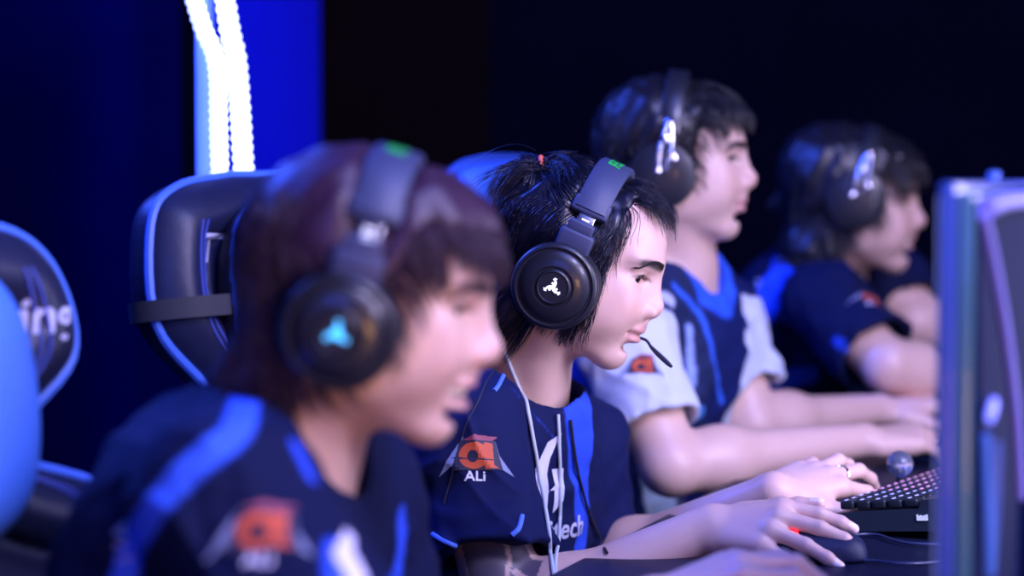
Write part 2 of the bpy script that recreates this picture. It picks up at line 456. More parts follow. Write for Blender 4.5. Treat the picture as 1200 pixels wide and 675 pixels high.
def strands(fhead, H, roots, flow, length, lift, rad, seg=9, seed=1, jit=.25, lay=None, n=3, taper=.25, grav=.0, lenj=.35, clump=0, press=None):
    """hair: each root (world) grows along flow(local pts, t) hugging the head at height lift*u"""
    rng = np.random.RandomState(seed); N = len(roots)
    P = roots.copy(); L = np.broadcast_to(length, (N,))*(1-lenj*rng.rand(N)); ds = L/seg
    lay = rng.rand(N) if lay is None else lay
    j = rng.normal(size=(N, 3))*jit; path = [P.copy()]
    if clump:
        cs = np.floor(H.l(roots)/clump).astype(int); hsh = (cs*[7349, 9151, 6553]).sum(1)
        j = j*.35+np.stack([np.sin(hsh*1.1), np.sin(hsh*2.3), np.sin(hsh*3.7)], 1)*jit
        lay = .5*lay+.5*(.5+.5*np.sin(hsh*5.1))
    for i in range(seg):
        t = (i+1)/seg
        D = np.atleast_2d(flow(H.l(P), t))+j*(.5+t); D = H.d(D); D[:, 2] -= grav*t
        F0, G = grad(fhead, P)
        near = F0 < .03
        D = D/(np.linalg.norm(D, axis=1)[:, None]+1e-9)
        dn = (D*G).sum(1)[:, None]
        D = np.where((near & (dn[:, 0] < .3))[:, None], D-G*dn, D)
        D = D/(np.linalg.norm(D, axis=1)[:, None]+1e-9)
        P = P+D*ds[:, None]
        F0, G = grad(fhead, P)
        tgt = lift*(.25+.75*lay)*min(1, t*3)*(1-(press(H.l(P)) if press else 0))
        P = P+G*np.where(F0 < tgt, tgt-F0, np.where(F0 < .03, (tgt-F0)*.35, 0))[:, None]
        path.append(P.copy())
    path = np.stack(path, 1)
    return tube_bundle(path, rad*(.7+.6*rng.rand(N)), n, taper)
def tube_bundle(path, rad, n=3, taper=.25):
    N, S, _ = path.shape
    T = np.gradient(path, axis=1); T /= np.linalg.norm(T, axis=2)[..., None]+1e-9
    a = np.cross(T, V(.3, .2, .93)); a /= np.linalg.norm(a, axis=2)[..., None]+1e-9; b = np.cross(T, a)
    r = rad[:, None]*(1-(1-taper)*np.linspace(0, 1, S)[None]**2); vs = []
    for k in range(n):
        t = 2*math.pi*k/n; vs.append(path+r[..., None]*(math.cos(t)*a+math.sin(t)*b))
    v = np.stack(vs, 2).reshape(-1, 3)
    base = (np.arange(N)*S*n)[:, None, None]; s = (np.arange(S-1)*n)[None, :, None]; k = np.arange(n)[None, None, :]; k2 = (k+1) % n
    q = np.stack([base+s+k, base+s+k2, base+s+n+k2, base+s+n+k], -1).reshape(-1, 4)
    return v, q
def scalp_points(vh, qh, H, mask, N, seed=3):
    """random points on the head mesh where mask(local)>0"""
    rng = np.random.RandomState(seed)
    c = vh[qh].mean(1); ok = mask(H.l(c)) > 0; q = qh[ok]
    A = np.linalg.norm(np.cross(vh[q[:, 2]]-vh[q[:, 0]], vh[q[:, 3]]-vh[q[:, 1]]), axis=1)
    i = rng.choice(len(q), N, p=A/A.sum()); u, w = rng.rand(N, 1), rng.rand(N, 1)
    a, b, c, d = [vh[q[i, k]] for k in range(4)]
    return (a*(1-u)+b*u)*(1-w)+(d*(1-u)+c*u)*w
# ---------------------------------------------------------------- headsets
M_plastic = mat('black_plastic', (.014, .016, .024), .38, noise=.1, nscale=200, bump=.05, bscale=1500, coat=.15)
M_matte = mat('matte_black_rubber', (.018, .02, .03), .6, noise=.1, nscale=200)
M_cush = mat('black_leatherette', (.012, .012, .018), .5, bump=.3, bscale=700, noise=.1)
M_band = mat('headband_grey_blue', (.045, .060, .13), .5, noise=.06, nscale=150)
M_steel = mat('brushed_steel', (.55, .56, .6), .25, metal=1., noise=.1, nscale=300)
M_chrome = mat('chrome', (.85, .86, .9), .08, metal=1.)
M_green = mat('green_lettering', (.02, .55, .08), .5, emit=(.01, .5, .06), es=.25)
M_white_logo = mat('white_lit_logo', (.9, .9, .95), .4, emit=(.8, .85, 1), es=1.1)
M_cyan_logo = mat('cyan_lit_logo', (.2, .7, 1), .4, emit=(.03, .50, 1), es=1.3)

def text_mesh(txt, size, extr=0., shear=0., space=1.):
    cu = bpy.data.curves.new('t', 'FONT'); cu.body = txt; cu.size = size; cu.align_x = 'CENTER'; cu.align_y = 'CENTER'
    cu.shear = shear; cu.space_character = space; cu.resolution_u = 3; cu.extrude = extr; cu.offset = size*.018
    o = bpy.data.objects.new('t', cu); COL.objects.link(o)
    dg = bpy.context.evaluated_depsgraph_get(); me = o.evaluated_get(dg).to_mesh()
    v = np.array([w.co[:] for w in me.vertices]); f = [list(q.vertices) for q in me.polygons]
    o.evaluated_get(dg).to_mesh_clear(); bpy.data.objects.remove(o); bpy.data.curves.remove(cu); return v, f

def snake_logo(s):
    """three-armed curled emblem as polygons in 2d"""
    out = []
    for k in range(3):
        a = math.radians(90+120*k+(-8))
        arm = [(0, -.10), (.30, -.22), (.62, -.12), (.86, .14), (1.0, .02), (.98, .34), (.72, .44), (.70, .22), (.50, .12), (.46, .34), (.26, .36), (.22, .14), (0, .12)]
        out.append([((x*math.cos(a)-y*math.sin(a))*s, (x*math.sin(a)+y*math.cos(a))*s) for x, y in arm])
    out.append([(s*.24*math.cos(t), s*.24*math.sin(t)) for t in np.linspace(0, 2*math.pi, 13)[:-1]])
    return out

def headset(H, cx, cz, tilt, label, style='closed', logo=None, top=.150, mic=False, txt=True, bandmat=None, R=.048, hw=.088):
    root = empty('headset', H.o, label, 'headset', None)
    T = Frame(H.w((cx, 0, cz)), H.R@ypr(0, tilt, 0))          # headset frame, z along the band
    hgt = top-cz; za = math.degrees(math.asin(min(.95, (.088/hgt)**(1/.85)))); zb = math.degrees(math.asin(min(.9, (.060/hgt)**(1/.85))))
    def arc(a0, a1, n, off=0.):
        pts = []
        for t in np.linspace(a0, a1, n):
            t = math.radians(t); c, s = math.cos(t), math.sin(t)
            pts.append((0, (hw+off)*np.sign(c)*abs(c)**.8, (hgt+off)*abs(s)**.85)); 
        return pts
    def ribbon(name, a0, a1, wdt, th, off, material, n=40, par=root):
        mm = MB(T); pts = np.array(arc(a0, a1, n, off)); Tn = np.gradient(pts, axis=0); Tn /= np.linalg.norm(Tn, axis=1)[:, None]
        v = []; sec = [(-1, -.6), (-.86, -1), (.86, -1), (1, -.6), (1, .6), (.86, 1), (-.86, 1), (-1, .6)]
        for p, t in zip(pts, Tn):
            no = np.cross(V(1, 0, 0), t)
            for u, w in sec: v.append(p+V(1, 0, 0)*u*wdt/2+no*w*th/2)
        k = len(sec)
        f = [[i*k+j, i*k+(j+1) % k, (i+1)*k+(j+1) % k, (i+1)*k+j] for i in range(n-1) for j in range(k)]+[list(range(k)), [(n-1)*k+j for j in range(k)][::-1]]
        mm.put(v, f); return mm.build(name, material, par)
    bm_ = bandmat or M_band
    if style == 'closed':
        band = ribbon('headband', za, 180-za, .038, .010, .004, bm_)
        ribbon('headband_padding', 50, 130, .034, .012, -.006, M_cush)
    else:
        band = ribbon('headband', 20, 160, .030, .007, .004, M_plastic)
        ribbon('headband_padding', 40, 140, .040, .012, -.010, M_cush)
    for s in (-1, 1):
        # slider between the band end and the cup, then the cup
        th = math.radians(za); ex = hw*math.cos(th)**.8; ez = hgt*math.sin(th)**.85
        q = math.radians(zb); qx = hw*math.cos(q)**.8; qz = hgt*math.sin(q)**.85
        d = nrm((0, s*(ex-qx), ez-qz)); A = axes(np.cross(V(0, s, 0), V(0, 0, 1))*0+V(1, 0, 0), d)
        FB = Frame(T.w((0, s*ex, ez)), T.R@np.stack([V(1, 0, 0), np.cross(d, V(1, 0, 0)), d], 1))
        if style == 'closed':
            m = MB(FB); m.box((0, 0, .006), (.043, .014, .019), .003); m.build('band_end', bm_, root)
            m = MB(FB); m.box((0, 0, -.018), (.020, .006, .034), .001); sl = m.build('slider', M_steel, root)
            m = MB(FB); 
            m.box((.001, -s*0, -.0125), (.0001, .0001, .0001))
            m = MB(FB)
            for i in range(4):
                m.box((0, s*-.0032 if False else 0, -.010-i*.0042), (.009, .0068, .0018), .0003)
            m.build('slider_marks', M_white_logo, sl)
        CF = Frame(T.w((0, s*.090, 0)), T.R@(np.diag([1., 1, 1]) if s > 0 else np.diag([-1., -1, 1])))   # y axis outwards
        CFr = Frame(CF.o, CF.R@ypr(0, 0, -4))
        m = MB(CFr); k = R/.048
        if style == 'closed':
            m.lathe([(.030*k, -.004), (.047*k, -.004), (.0490*k, .002), (.0492*k, .007), (.0475*k, .0115), (.0440*k, .0130), (.0425*k, .0108), (.0405*k, .0108), (.0395*k, .0125),
                     (.0300*k, .0165), (.0235*k, .0175), (.0225*k, .0155), (.0205*k, .0155), (.0195*k, .0178), (.0175*k, .0186), (.0165*k, .0170), (.0001, .0172)], 72)
        else:
            m.lathe([(.026*k, -.004), (.050*k, -.004), (.0525*k, .003), (.050*k, .011), (.036*k, .016), (.020*k, .018), (.0001, .018)], 60)
        cup = m.build('ear_cup', M_plastic, root, angle=50)
        m = MB(CFr); m.lathe([(.022*k, -.028), (.034*k, -.031), (.044*k, -.028), (.0495*k, -.019), (.0495*k, -.010), (.046*k, -.003), (.024*k, -.003)], 60)
        m.build('ear_cushion', M_cush, cup)
        if style == 'closed':
            m = MB(CFr); m.box((0, .000, .0545*k), (.040, .014, .024), .004); m.box((0, -.001, .071*k), (.030, .012, .014), .003)
            m.build('cup_bracket', bm_, root)
            if s < 0 and logo:
                m = MB(Frame(CFr.o, CFr.R@np.stack([V(1, 0, 0) if s > 0 else V(-1, 0, 0), V(0, 0, 1), V(0, 1, 0)], 1)))
                if logo == 'white': 
                    for poly in snake_logo(.0105): m.prism(poly, .0171, .0182)
                    m.build('lit_logo', M_white_logo, cup)
                else:
                    a = .0100
                    for poly in snake_logo(a): m.prism(poly, .0171, .0182)
                    tri = [(a*.62*math.cos(math.radians(t)), a*.62*math.sin(math.radians(t))) for t in (90-8, 210-8, 330-8)]
                    m.prism([(-x, y) for x, y in tri], .0171, .0180); m.build('lit_logo', M_cyan_logo, cup)
        else:
            # open yoke: a chrome fork with two pivots
            m = MB(CFr); fk = [(-.006, .016, .008), (-.008, .018, .030), (-.006, .014, .055), (0, .010, .078), (.006, .014, .055), (.008, .018, .030), (.006, .016, .008)]
            m.tube(spline(fk, 5), .0042, 10); m.build('fork', M_chrome, root)
            for kx, kz in ((-.012, .026), (.008, .006), (.003, .050)):
                m = MB(CFr); m.lathe([(.0001, .009), (.006, .009), (.0068, .012), (.0055, .0175), (.003, .019), (.0001, .0192)], 24, F=Frame(CFr.w((kx, .002, kz)), CFr.R)); m.build('pivot', M_chrome, root)
            m = MB(FB); m.box((0, 0, -.002), (.018, .009, .040), .003); m.build('slider', M_steel, root)
    if txt and style == 'closed':
        v, f = text_mesh('RAZER', .021, space=1.05)
        # lettering wraps across the top of the band
        vv = []
        for x, y, z in v:
            t = math.radians(90+x/.105*52); c, s_ = math.cos(t), math.sin(t); off = .0094
            vv.append((-y, (hw+off)*np.sign(c)*abs(c)**.8, (hgt+off)*abs(s_)**.85))
        m = MB(T); m.put(vv, f); m.build('green_lettering', M_green, band, smooth=False)
    if mic:
        m = MB(H); pts = spline([(cx, .095, cz-.02), (.045, .088, -.052), (.085, .062, -.064), (.108, .030, -.060), (.122, .006, -.0645), (.150, -.012, -.074)], 6)
        rr = np.full(len(pts), .0017); rr[-8:] = [.002, .0024, .0028, .0030, .0031, .0031, .0028, .0018]
        m.tube(pts, rr, 10); m.build('microphone', M_matte, root)
    return root
# ---------------------------------------------------------------- people
SKIN = (.74, .50, .40)
M_skin = mat('skin', vcol=True, rough=.42, sss=.12, noise=.04, nscale=60, bump=.12, bscale=900)
M_shirt = mat('jersey_fabric', vcol=True, rough=.75, noise=.08, nscale=500, bump=.25, bscale=1600, spec=.12)
M_trouser = mat('dark_trousers', (.012, .014, .03), .85, noise=.2, nscale=200, bump=.2, bscale=900)
M_shoe = mat('dark_shoe', (.02, .02, .03), .5)
M_eye = mat('eye', vcol=True, rough=.08, coat=.6)
M_brow = mat('brow_hair', (.012, .009, .010), .6)
def hair_mat(name, col, rough=.38): return mat(name, col, rough, noise=.25, nscale=90, spec=.6)
M_decal = mat('jersey_print', vcol=True, rough=.6)
M_teeth = mat('teeth', (.80, .78, .62), .25)

def hand(G, W, R, m, fing, thumb, sc=1.):
    """hand in frame R (x fingers, y left, z back of the hand); m=+1 thumb on +y. fing: 4 of (mcp, pip, dip, spread)"""
    HF = Frame(W, R); s_ = sc
    palm = Field(); g = dict(F=HF)
    mcp = [(.086, .028, .0), (.090, .0085, .003), (.085, -.0105, .001), (.076, -.028, -.004)]
    mcp = [V(x*s_, y*m*s_, z*s_) for x, y, z in mcp]
    for i, (p, r) in enumerate(zip(mcp, (.0125, .0128, .0122, .0112))):
        palm.cone((.004*s_, m*(.011-.0075*i)*s_, 0), p*V(1, 1, 1)-V(.004, 0, .003), .0128*s_, r*s_, .012, **g)
    palm.cone((.012*s_, m*.018*s_, -.008*s_), (.050*s_, m*.034*s_, -.014*s_), .0125*s_, .0125*s_, .012, **g)
    palm.cone((.015*s_, -m*.020*s_, -.008*s_), (.060*s_, -m*.024*s_, -.010*s_), .0125*s_, .0115*s_, .012, **g)
    tips = []; subs = []
    lens = [(.043, .026, .021), (.047, .030, .022), (.043, .028, .021), (.034, .021, .019)]
    rad = [(.0098, .0088, .0078, .0066), (.0100, .0089, .0079, .0067), (.0094, .0085, .0075, .0064), (.0086, .0075, .0067, .0058)]
    for i in range(4):
        a = 0; p = mcp[i]-V(.002, 0, .002); f = Field(); sp = math.radians(fing[i][3])*m; r = rad[i]
        for j in range(3):
            a += math.radians(fing[i][j]); d = V(math.cos(a)*math.cos(sp), math.cos(a)*math.sin(sp), -math.sin(a))
            L = lens[i][j]*s_-(r[j+1]*s_*.6 if j == 2 else 0); q = p+d*L
            f.cone(p, q, r[j]*s_, r[j+1]*s_, .004, **g); p = q
        n_ = V(math.sin(a)*math.cos(sp), math.sin(a)*math.sin(sp), math.cos(a))
        tips.append((HF.w(p), HF.d(d), HF.d(n_), r[3]*s_)); subs.append(f)
    f = Field(); p = V(.030*s_, m*.030*s_, -.012*s_)
    for j, (L, r0, r1) in enumerate([(.036, .0150, .0112), (.030, .0110, .0098), (.024, .0098, .0078)]):
        y_, el = thumb[j]; y_ = math.radians(y_)*m; el = math.radians(el)
        d = V(math.cos(y_)*math.cos(el), math.sin(y_)*math.cos(el), -math.sin(el)); q = p+d*L*s_
        f.cone(p, q, r0*s_, r1*s_, .006, **g); p = q
    nt = nrm(np.cross(np.cross(d, V(0, m*.6, .8)), d)); tips.append((HF.w(p), HF.d(d), HF.d(nt), .0078*s_)); subs.append(f)
    c = HF.w((.09*s_, 0, 0))
    def fn(Pt):
        dp = palm(Pt); out = dp
        for sf in subs: out = np.minimum(out, smin(dp, sf(Pt), .009))
        return out
    G.add(fn, c, .13*s_, .012); return tips

def torso_frame(nb, pv, sR, sL):
    z = nrm(nb-pv); y = sL-sR; y = nrm(y-z*(y@z)); return Frame(nb, np.stack([np.cross(y, z), y, z], 1))

def arm(F, sh, el, wr, r, k=.02):
    F.cone(sh, el, r[0], r[1], .03); F.cone(el, wr, r[1]*1.02, r[2], k)
    mid = el*.72+wr*.28; F.ball(mid, r[1]*1.04, .03)

def band_mask(Pt, line, w, soft=.0015):
    line = np.asarray(line); d = np.full(len(Pt), 9.)
    for a, b in zip(line[:-1], line[1:]):
        ba = b-a; t = np.clip((Pt-a)@ba/(ba@ba+1e-12), 0, 1)
        d = np.minimum(d, np.sqrt(((Pt-a-t[:, None]*ba)**2).sum(1)))
    return sstep(w/2+soft, w/2-soft, d)

def bvh(v, q): return BVHTree.FromPolygons(v.tolist(), q.tolist())
def hit(tree, u, v, D=None):
    o = V(0, 0, CZ); d = nrm(P(u, v, 1)-o); r = tree.ray_cast(Vector(o), Vector(d))
    return (np.array(r[0]), np.array(r[1])) if r[0] is not None else (P(u, v, D or 2.8), -d)
def hitline(tree, px, n=4):
    px = spline(np.array(px, float), n) if len(px) > 2 else np.array([np.array(px[0])*(1-t)+np.array(px[1])*t for t in np.linspace(0, 1, 8)])
    out = []
    for u, v in px:
        o = V(0, 0, CZ); d = nrm(P(u, v, 1)-o); r = tree.ray_cast(Vector(o), Vector(d))
        if r[0] is not None: out.append(np.array(r[0]))
    return np.array(out)

def decal(name, tree, parent, u, v, right, up, w, h, cell, fn, off=.0012, material=None, norm=None):
    """thin printed patch laid on the cloth; fn(x, y) in metres -> rgb array and keep mask"""
    p, n = hit(tree, u, v); n = nrm(n if norm is None else norm)
    r = nrm(right-n*(right@n)); up_ = np.cross(n, r); up_ = up_*np.sign(up_@up)
    nx, ny = int(w/cell), int(h/cell); xs = (np.arange(nx+1)-nx/2)*cell; ys = (np.arange(ny+1)-ny/2)*cell
    pts = np.full((nx+1, ny+1, 3), np.nan)
    cx, cy = np.meshgrid((xs[1:]+xs[:-1])/2, (ys[1:]+ys[:-1])/2, indexing='ij')
    colr, keep = fn(cx, cy)
    need = np.zeros((nx+1, ny+1), bool)
    for a in (0, 1):
        for b in (0, 1): need[a:nx+a, b:ny+b] |= keep
    for i, j in np.argwhere(need):
        o = p+r*xs[i]+up_*ys[j]+n*.08; q = tree.ray_cast(Vector(o), Vector(-n), .2)
        if q[0] is not None: pts[i, j] = np.array(q[0])+np.array(q[1])*off
    idx = -np.ones((nx, ny, 4), int); vs = []; cs = []; fs = []; k = 0
    for i, j in np.argwhere(keep):
        c = pts[[i, i+1, i+1, i], [j, j, j+1, j+1]]
        if np.isnan(c).any() or np.ptp(c, axis=0).max() > cell*5: continue
        vs.append(c); cs.append(np.repeat(colr[i, j][None], 4, 0)); fs.append([k, k+1, k+2, k+3]); k += 4
    if not vs: print('EMPTY DECAL', name); return
    return raw_mesh(name, np.concatenate(vs), np.array(fs), material or M_decal, parent, False, np.concatenate(cs))
def poly_in(x, y, poly):
    poly = np.asarray(poly, float); ins = np.zeros(x.shape, bool)
    for (x0, y0), (x1, y1) in zip(poly, np.roll(poly, -1, 0)):
        c = (y0 > y) != (y1 > y); ins ^= c & (x < (x1-x0)*(y-y0)/((y1-y0) if y1 != y0 else 1e-9)+x0)
    return ins
def paint(layers):
    """layers: (rgb, test(x,y)) painted in order"""
    def fn(x, y):
        c = np.zeros(x.shape+(3,)); k = np.zeros(x.shape, bool)
        for rgb, t in layers:
            mk = t(x, y); c[mk] = rgb; k |= mk
        return c, k
    return fn
def text_test(txt, size, shear=0., dx=0., dy=0., rot=0.):
    v, f = text_mesh(txt, size, shear=shear); a = math.radians(rot)
    tris = [v[q][:, :2] for q in f]
    def t(x, y):
        xx = (x-dx)*math.cos(a)+(y-dy)*math.sin(a); yy = -(x-dx)*math.sin(a)+(y-dy)*math.cos(a)
        out = np.zeros(x.shape, bool)
        for q in tris:
            lo, hi = q.min(0), q.max(0); s = (xx >= lo[0]) & (xx <= hi[0]) & (yy >= lo[1]) & (yy <= hi[1])
            if s.any(): out[s] |= poly_in(xx[s], yy[s], q)
        return out
    return t
ORANGE, GREY, WHITE, LBLUE = (.62, .10, .03), (.16, .18, .26), (.75, .78, .9), (.05, .13, .75)
def club_badge(s):
    """orange rounded letter over a dark winged triangle with three white letters below"""
    P_ = lambda pts: (lambda x, y, q=np.array(pts)*s: poly_in(x, y, q))
    ell = lambda cx, cy, a, b, a2=0, b2=0: (lambda x, y: ((((x-cx*s)/(a*s))**2+((y-cy*s)/(b*s))**2) < 1) & (((((x-cx*s)/(max(a2, 1e-6)*s))**2+((y-cy*s)/(max(b2, 1e-6)*s))**2) > 1) if a2 else True))
    return paint([
        ((.22, .27, .42), P_([(-.62, .18), (-.30, .62), (-.42, -.05), (-1.0, -.42)])),
        ((.22, .27, .42), P_([(.50, .52), (.62, .10), (1.0, -.46), (.40, -.10)])),
        ((.30, .06, .10), P_([(-.42, .48), (0, .66), (.56, .62), (.30, .40), (.02, .50), (-.20, .40)])),
        ((.02, .02, .05), P_([(-.40, .52), (.50, .50), (.72, -.30), (-.62, -.30)])),
        (ORANGE, ell(-.02, .10, .40, .36)), ((.015, .015, .04), ell(-.04, .08, .15, .17)),
        (ORANGE, P_([(.22, .46), (.44, .44), (.50, -.16), (.62, -.24), (.30, -.26), (.22, 0)])),
        ((.02, .02, .05), P_([(-.62, .02), (-.6, .06), (.6, -.01), (.6, -.045)])),
        (WHITE, text_test('ALi', .40*s, dy=-.47*s, dx=.02*s)),
    ])

def person(name_label, H, spec):
    """one continuous body, with clothing and hair as children; returns a dict of what later pieces need"""
    g = spec; nb, pv, sR, sL = g['nb'], g['pv'], g['sR'], g['sL']
    T = torso_frame(nb, pv, sR, sL); Lt = np.linalg.norm(nb-pv)
    B = Field(); head_prims(B, H, g.get('full', 0), g.get('smile', 0), g.get('nose', 1), g['res'] < .003)
    nr = g.get('neck', .052)
    B.cone(H.w((-.026, 0, -.050)), nb, nr, nr+.004, .03)
    for s in (1, -1): B.cone(H.w((-.012, s*.045, -.035)), T.w((.035, s*.018, -.01)), .015, .012, .025)   # neck muscle
    tb = dict(F=T)
    def torso(X, e, rs, k=.04):
        X.ell((.005, 0, -.17), (.118+e, .165+e, .17+e), k, **tb)
        X.ell((-.028, 0, -.105), (.088+e, .160+e, .115+e), k, **tb)
        X.ell((.012, 0, -.34), (.118+e, .150+e, .17+e), k, **tb)
        X.ell((0, 0, -Lt+.03), (.130+e, .168+e, .12+e), k, **tb)
        for s, sh in ((-1, sR), (1, sL)): X.cone(T.w((-.01, s*.055, -.028+e*.3)), sh+T.d((0, 0, .004)), .040+e*.8, rs+e*.4, .045)
    torso(B, -.012, .046)
    for s, sh, el, wr in ((-1, sR, g['eR'], g['wR']), (1, sL, g['eL'], g['wL'])):
        B.cone(sh, el, .047, .040, .03); B.cone(el, wr, .041, .0235, .012); B.ball(el*.75+wr*.25, .0415, .03)
    tipsR = hand(B, g['wR'], g['hR'], 1, g['fR'], g['tR'], g.get('hs', 1)); tipsL = hand(B, g['wL'], g['hL'], -1, g['fL'], g['tL'], g.get('hsL', 1))
    # --- clothing volume
    C = Field(); torso(C, .006, .056)
    if g.get('fill'): C.cone(T.w((.006, 0, -.06)), T.w((.020, 0, -.012)), .085, .070, .04)
    slv = g.get('slv', .062); ends = []; K_ = Field()
    for sh, el, t in ((sR, g['eR'], g['sleeve'][0]), (sL, g['eL'], g['sleeve'][1])):
        d = nrm(el-sh); L = np.linalg.norm(el-sh)*t; end = sh+d*L; ends.append((end, d, sh))
        hn = nrm(d+np.array(g.get('hem', (0, 0, 0))))
        S1 = Field(); S1.cone(sh, end+d*.03, slv-.004, slv+g.get('flare', .010), 0)
        fn = lambda Pt, S1=S1, end=end, d=hn: smax(S1(Pt), (Pt-end)@d, .006)
        C.add(fn, (sh+end)/2, L/2+slv+.02, .035)
        K_.add(lambda Pt, end=end, d=hn, d0=d: np.maximum(np.linalg.norm((Pt-end)-((Pt-end)@d0)[:, None]*d0, axis=1)-(slv-.006), np.abs((Pt-end)@d+.004)-.024), end, slv+.03, 0)
    na = nrm(H.w((-.03, 0, -.06))-nb); open_r = g.get('open', nr+.010)
    c0 = nb+na*g.get('collar', -.005)
    K_.cone(c0+T.d((.018, 0, .012)), c0+na*.12+T.d((.018, 0, 0)), open_r, open_r+.03, .0)
    if g.get('vneck'): K_.cone(c0+T.d((.10, 0, -.012)), c0+T.d((.07, 0, .12)), .004, .07, .012)
    fold = g.get('fold', .004)
    def post(Pt, d):
        q = T.l(Pt)
        w1 = wob(q*V(1, 1, .45), .13, 1.3+g['seed']); w2 = wob(q*V(.9, .6, 1.2)+w1[:, None]*.02, .06, g['seed']*2.1)
        rd = 1-np.abs(wob(q*V(.5, 1., .9)+q[:, [2, 0, 1]]*.5, .16, g['seed']+4.))
        return smax(d+fold*(.9*w1+.45*w2-1.1*rd**3), -K_(Pt), .003)
    fB = Pruned(B); fC = Pruned(C, post)
    allp = np.stack([H.o, nb, pv, sR, sL, g['eR'], g['eL'], g['wR'], g['wL']]); lo = allp.min(0)-.24; hi = allp.max(0)+.24
    v, q = mesh_sdf(fB, lo, hi, g['res'])
    hl = H.l(v); col = np.tile(np.array(g.get('skin', SKIN)), (len(v), 1))
    near = (np.linalg.norm(v-H.o, axis=1) < .17)
    col[near] = face_color(hl[near], g.get('skin', SKIN), g.get('lip', (.52, .22, .20)), g.get('brow', (.025, .018, .018)))
    sk = np.array(g.get('skin', SKIN))
    for tips in (tipsR, tipsL):
        for c, d, n, r in tips:
            w = v-c; along = w@d; up = w@n; side = np.sqrt(np.maximum((w*w).sum(1)-along**2-up**2, 0))
            mk = (up > r*.35) & (along > -.008) & (along < r+.004) & (side < r*.82)
            col[mk] = np.array((.92, .80, .82))
            kn = np.exp(-(((w*w).sum(1)))/.011**2)[:, None]; col = col*(1-.12*kn)+.12*kn*np.array((.75, .3, .25))
    if 'ink' in g: col = g['ink'](v, col)
    body = raw_mesh('person', v, q, M_skin, None, True, col); tag(body, name_label, 'person')
    if g.get('group'): body['group'] = g['group']
    # eyes
    for s in (1, -1):
        eb = MB(H); EF = Frame(H.w((.0715, s*.031, .009)), H.R)
        pr = [(.0001, -.0130)]+[(.0130*math.sin(a), -.0130*math.cos(a)) for a in np.linspace(.12, 3.14, 18)]; eb.lathe(pr[::-1], 28, F=EF, axis='x')
        vv = np.concatenate(eb.v); l = EF.l(vv)
        ang = np.arccos(np.clip((l/np.linalg.norm(l, axis=1)[:, None])@nrm((1, -.55, g.get('gaze', -.15))), -1, 1))
        cc = np.where((ang < .22)[:, None], (.004, .004, .004), np.where((ang < .52)[:, None], (.035, .018, .010), (.62, .60, .58)))
        o = raw_mesh('eye', vv, eb.f, M_eye, body, True, cc)
    def skinned(y, z, off):
        p0 = H.w((.15, y, z)); d0 = -H.R[:, 0]
        for _ in range(14): p0 = p0+d0*float(fB(p0[None])[0])*.8
        return p0-d0*off
    for s in (1, -1):      # brows and lashes
        r_ = np.random.RandomState(9); pth = []; z0_ = .0275
        for i in range(170 if g['res'] < .003 else 90):
            t = r_.rand(); y = s*(.0105+.042*t); z = z0_+.0045*math.sin(math.pi*min(t*1.15, 1))*1.0-.006*max(t-.7, 0)/.3+r_.uniform(-.0026, .0026)*(1-.6*t)
            p0 = skinned(y, z, .0003); dd = H.d(nrm((-.15-.55*t, s*(.75+.2*t), .45-.9*t))); pth.append([p0, p0+dd*.0035+H.R[:, 0]*.0009, p0+dd*.0075+H.R[:, 0]*.0002-H.R[:, 0]*.0035*t])
        vb, qb = tube_bundle(np.array(pth), np.full(len(pth), .00038 if g['res'] < .003 else .0006), 3); o = raw_mesh('eyebrow', vb, qb, M_brow, body); o['kind'] = 'stuff'
        ey = np.array([.0715, s*.031, .009]); ln = []
        for t in np.linspace(-1, 1, 13):
            w = nrm((1., s*(.10+.78*t), .40*math.sqrt(max(0, 1-t*t*.96))-.02)); ln.append(ey+w*.0152)
        m = MB(H); m.tube(ln, [.0004+.0007*math.sqrt(1-(t*.95)**2) for t in np.linspace(-1, 1, 13)], 6); m.build('eyelashes', M_brow, body)
    if g.get('smile'):
        m = MB(H)
        for i, y in enumerate(np.linspace(-.024, .024, 9)):
            x = .0985-abs(y)**2*14; m.box((x, y, -.0545), (.004, .0056, .0078), .0012, R=ypr(-math.degrees(y)*-.9, 0, 0))
        m.build('teeth', M_teeth, body)
    # shirt
    vc, qc = mesh_sdf(fC, lo, hi, g['cres']); tree = bvh(vc, qc)
    cc = g['cloth'](vc, T, tree, ends)
    shirt = raw_mesh('jersey', vc, qc, M_shirt, body, True, cc)
    # trousers and shoes, seated
    fw2 = nrm(T.R[:, 0]*V(1, 1, 0)); lf = nrm(np.cross(V(0, 0, 1), fw2)); Tr = Field(); Sh = []
    for s in (-1, 1):
        hp = pv+lf*s*.09+V(0, 0, .0); kn = hp+fw2*.40+lf*s*.05+V(0, 0, .02); kn[2] = max(kn[2], .47); an = np.array([*(kn+fw2*.10)[:2], .10])
        Tr.cone(hp, kn, .088, .064, .03); Tr.cone(kn, an, .062, .046, .03); Sh.append((an, fw2))
    Tr.ell(pv-V(0, 0, .01), (.135, .175, .11), .04, F=WORLD, R=np.stack([fw2, lf, V(0, 0, 1)], 1))
    a_ = np.array([an for an, _ in Sh]+[pv]); vt, qt = mesh_sdf(Pruned(Tr), a_.min(0)-.25, a_.max(0)+V(.5, .5, .3), .011)
    raw_mesh('trousers', vt, qt, M_trouser, body)
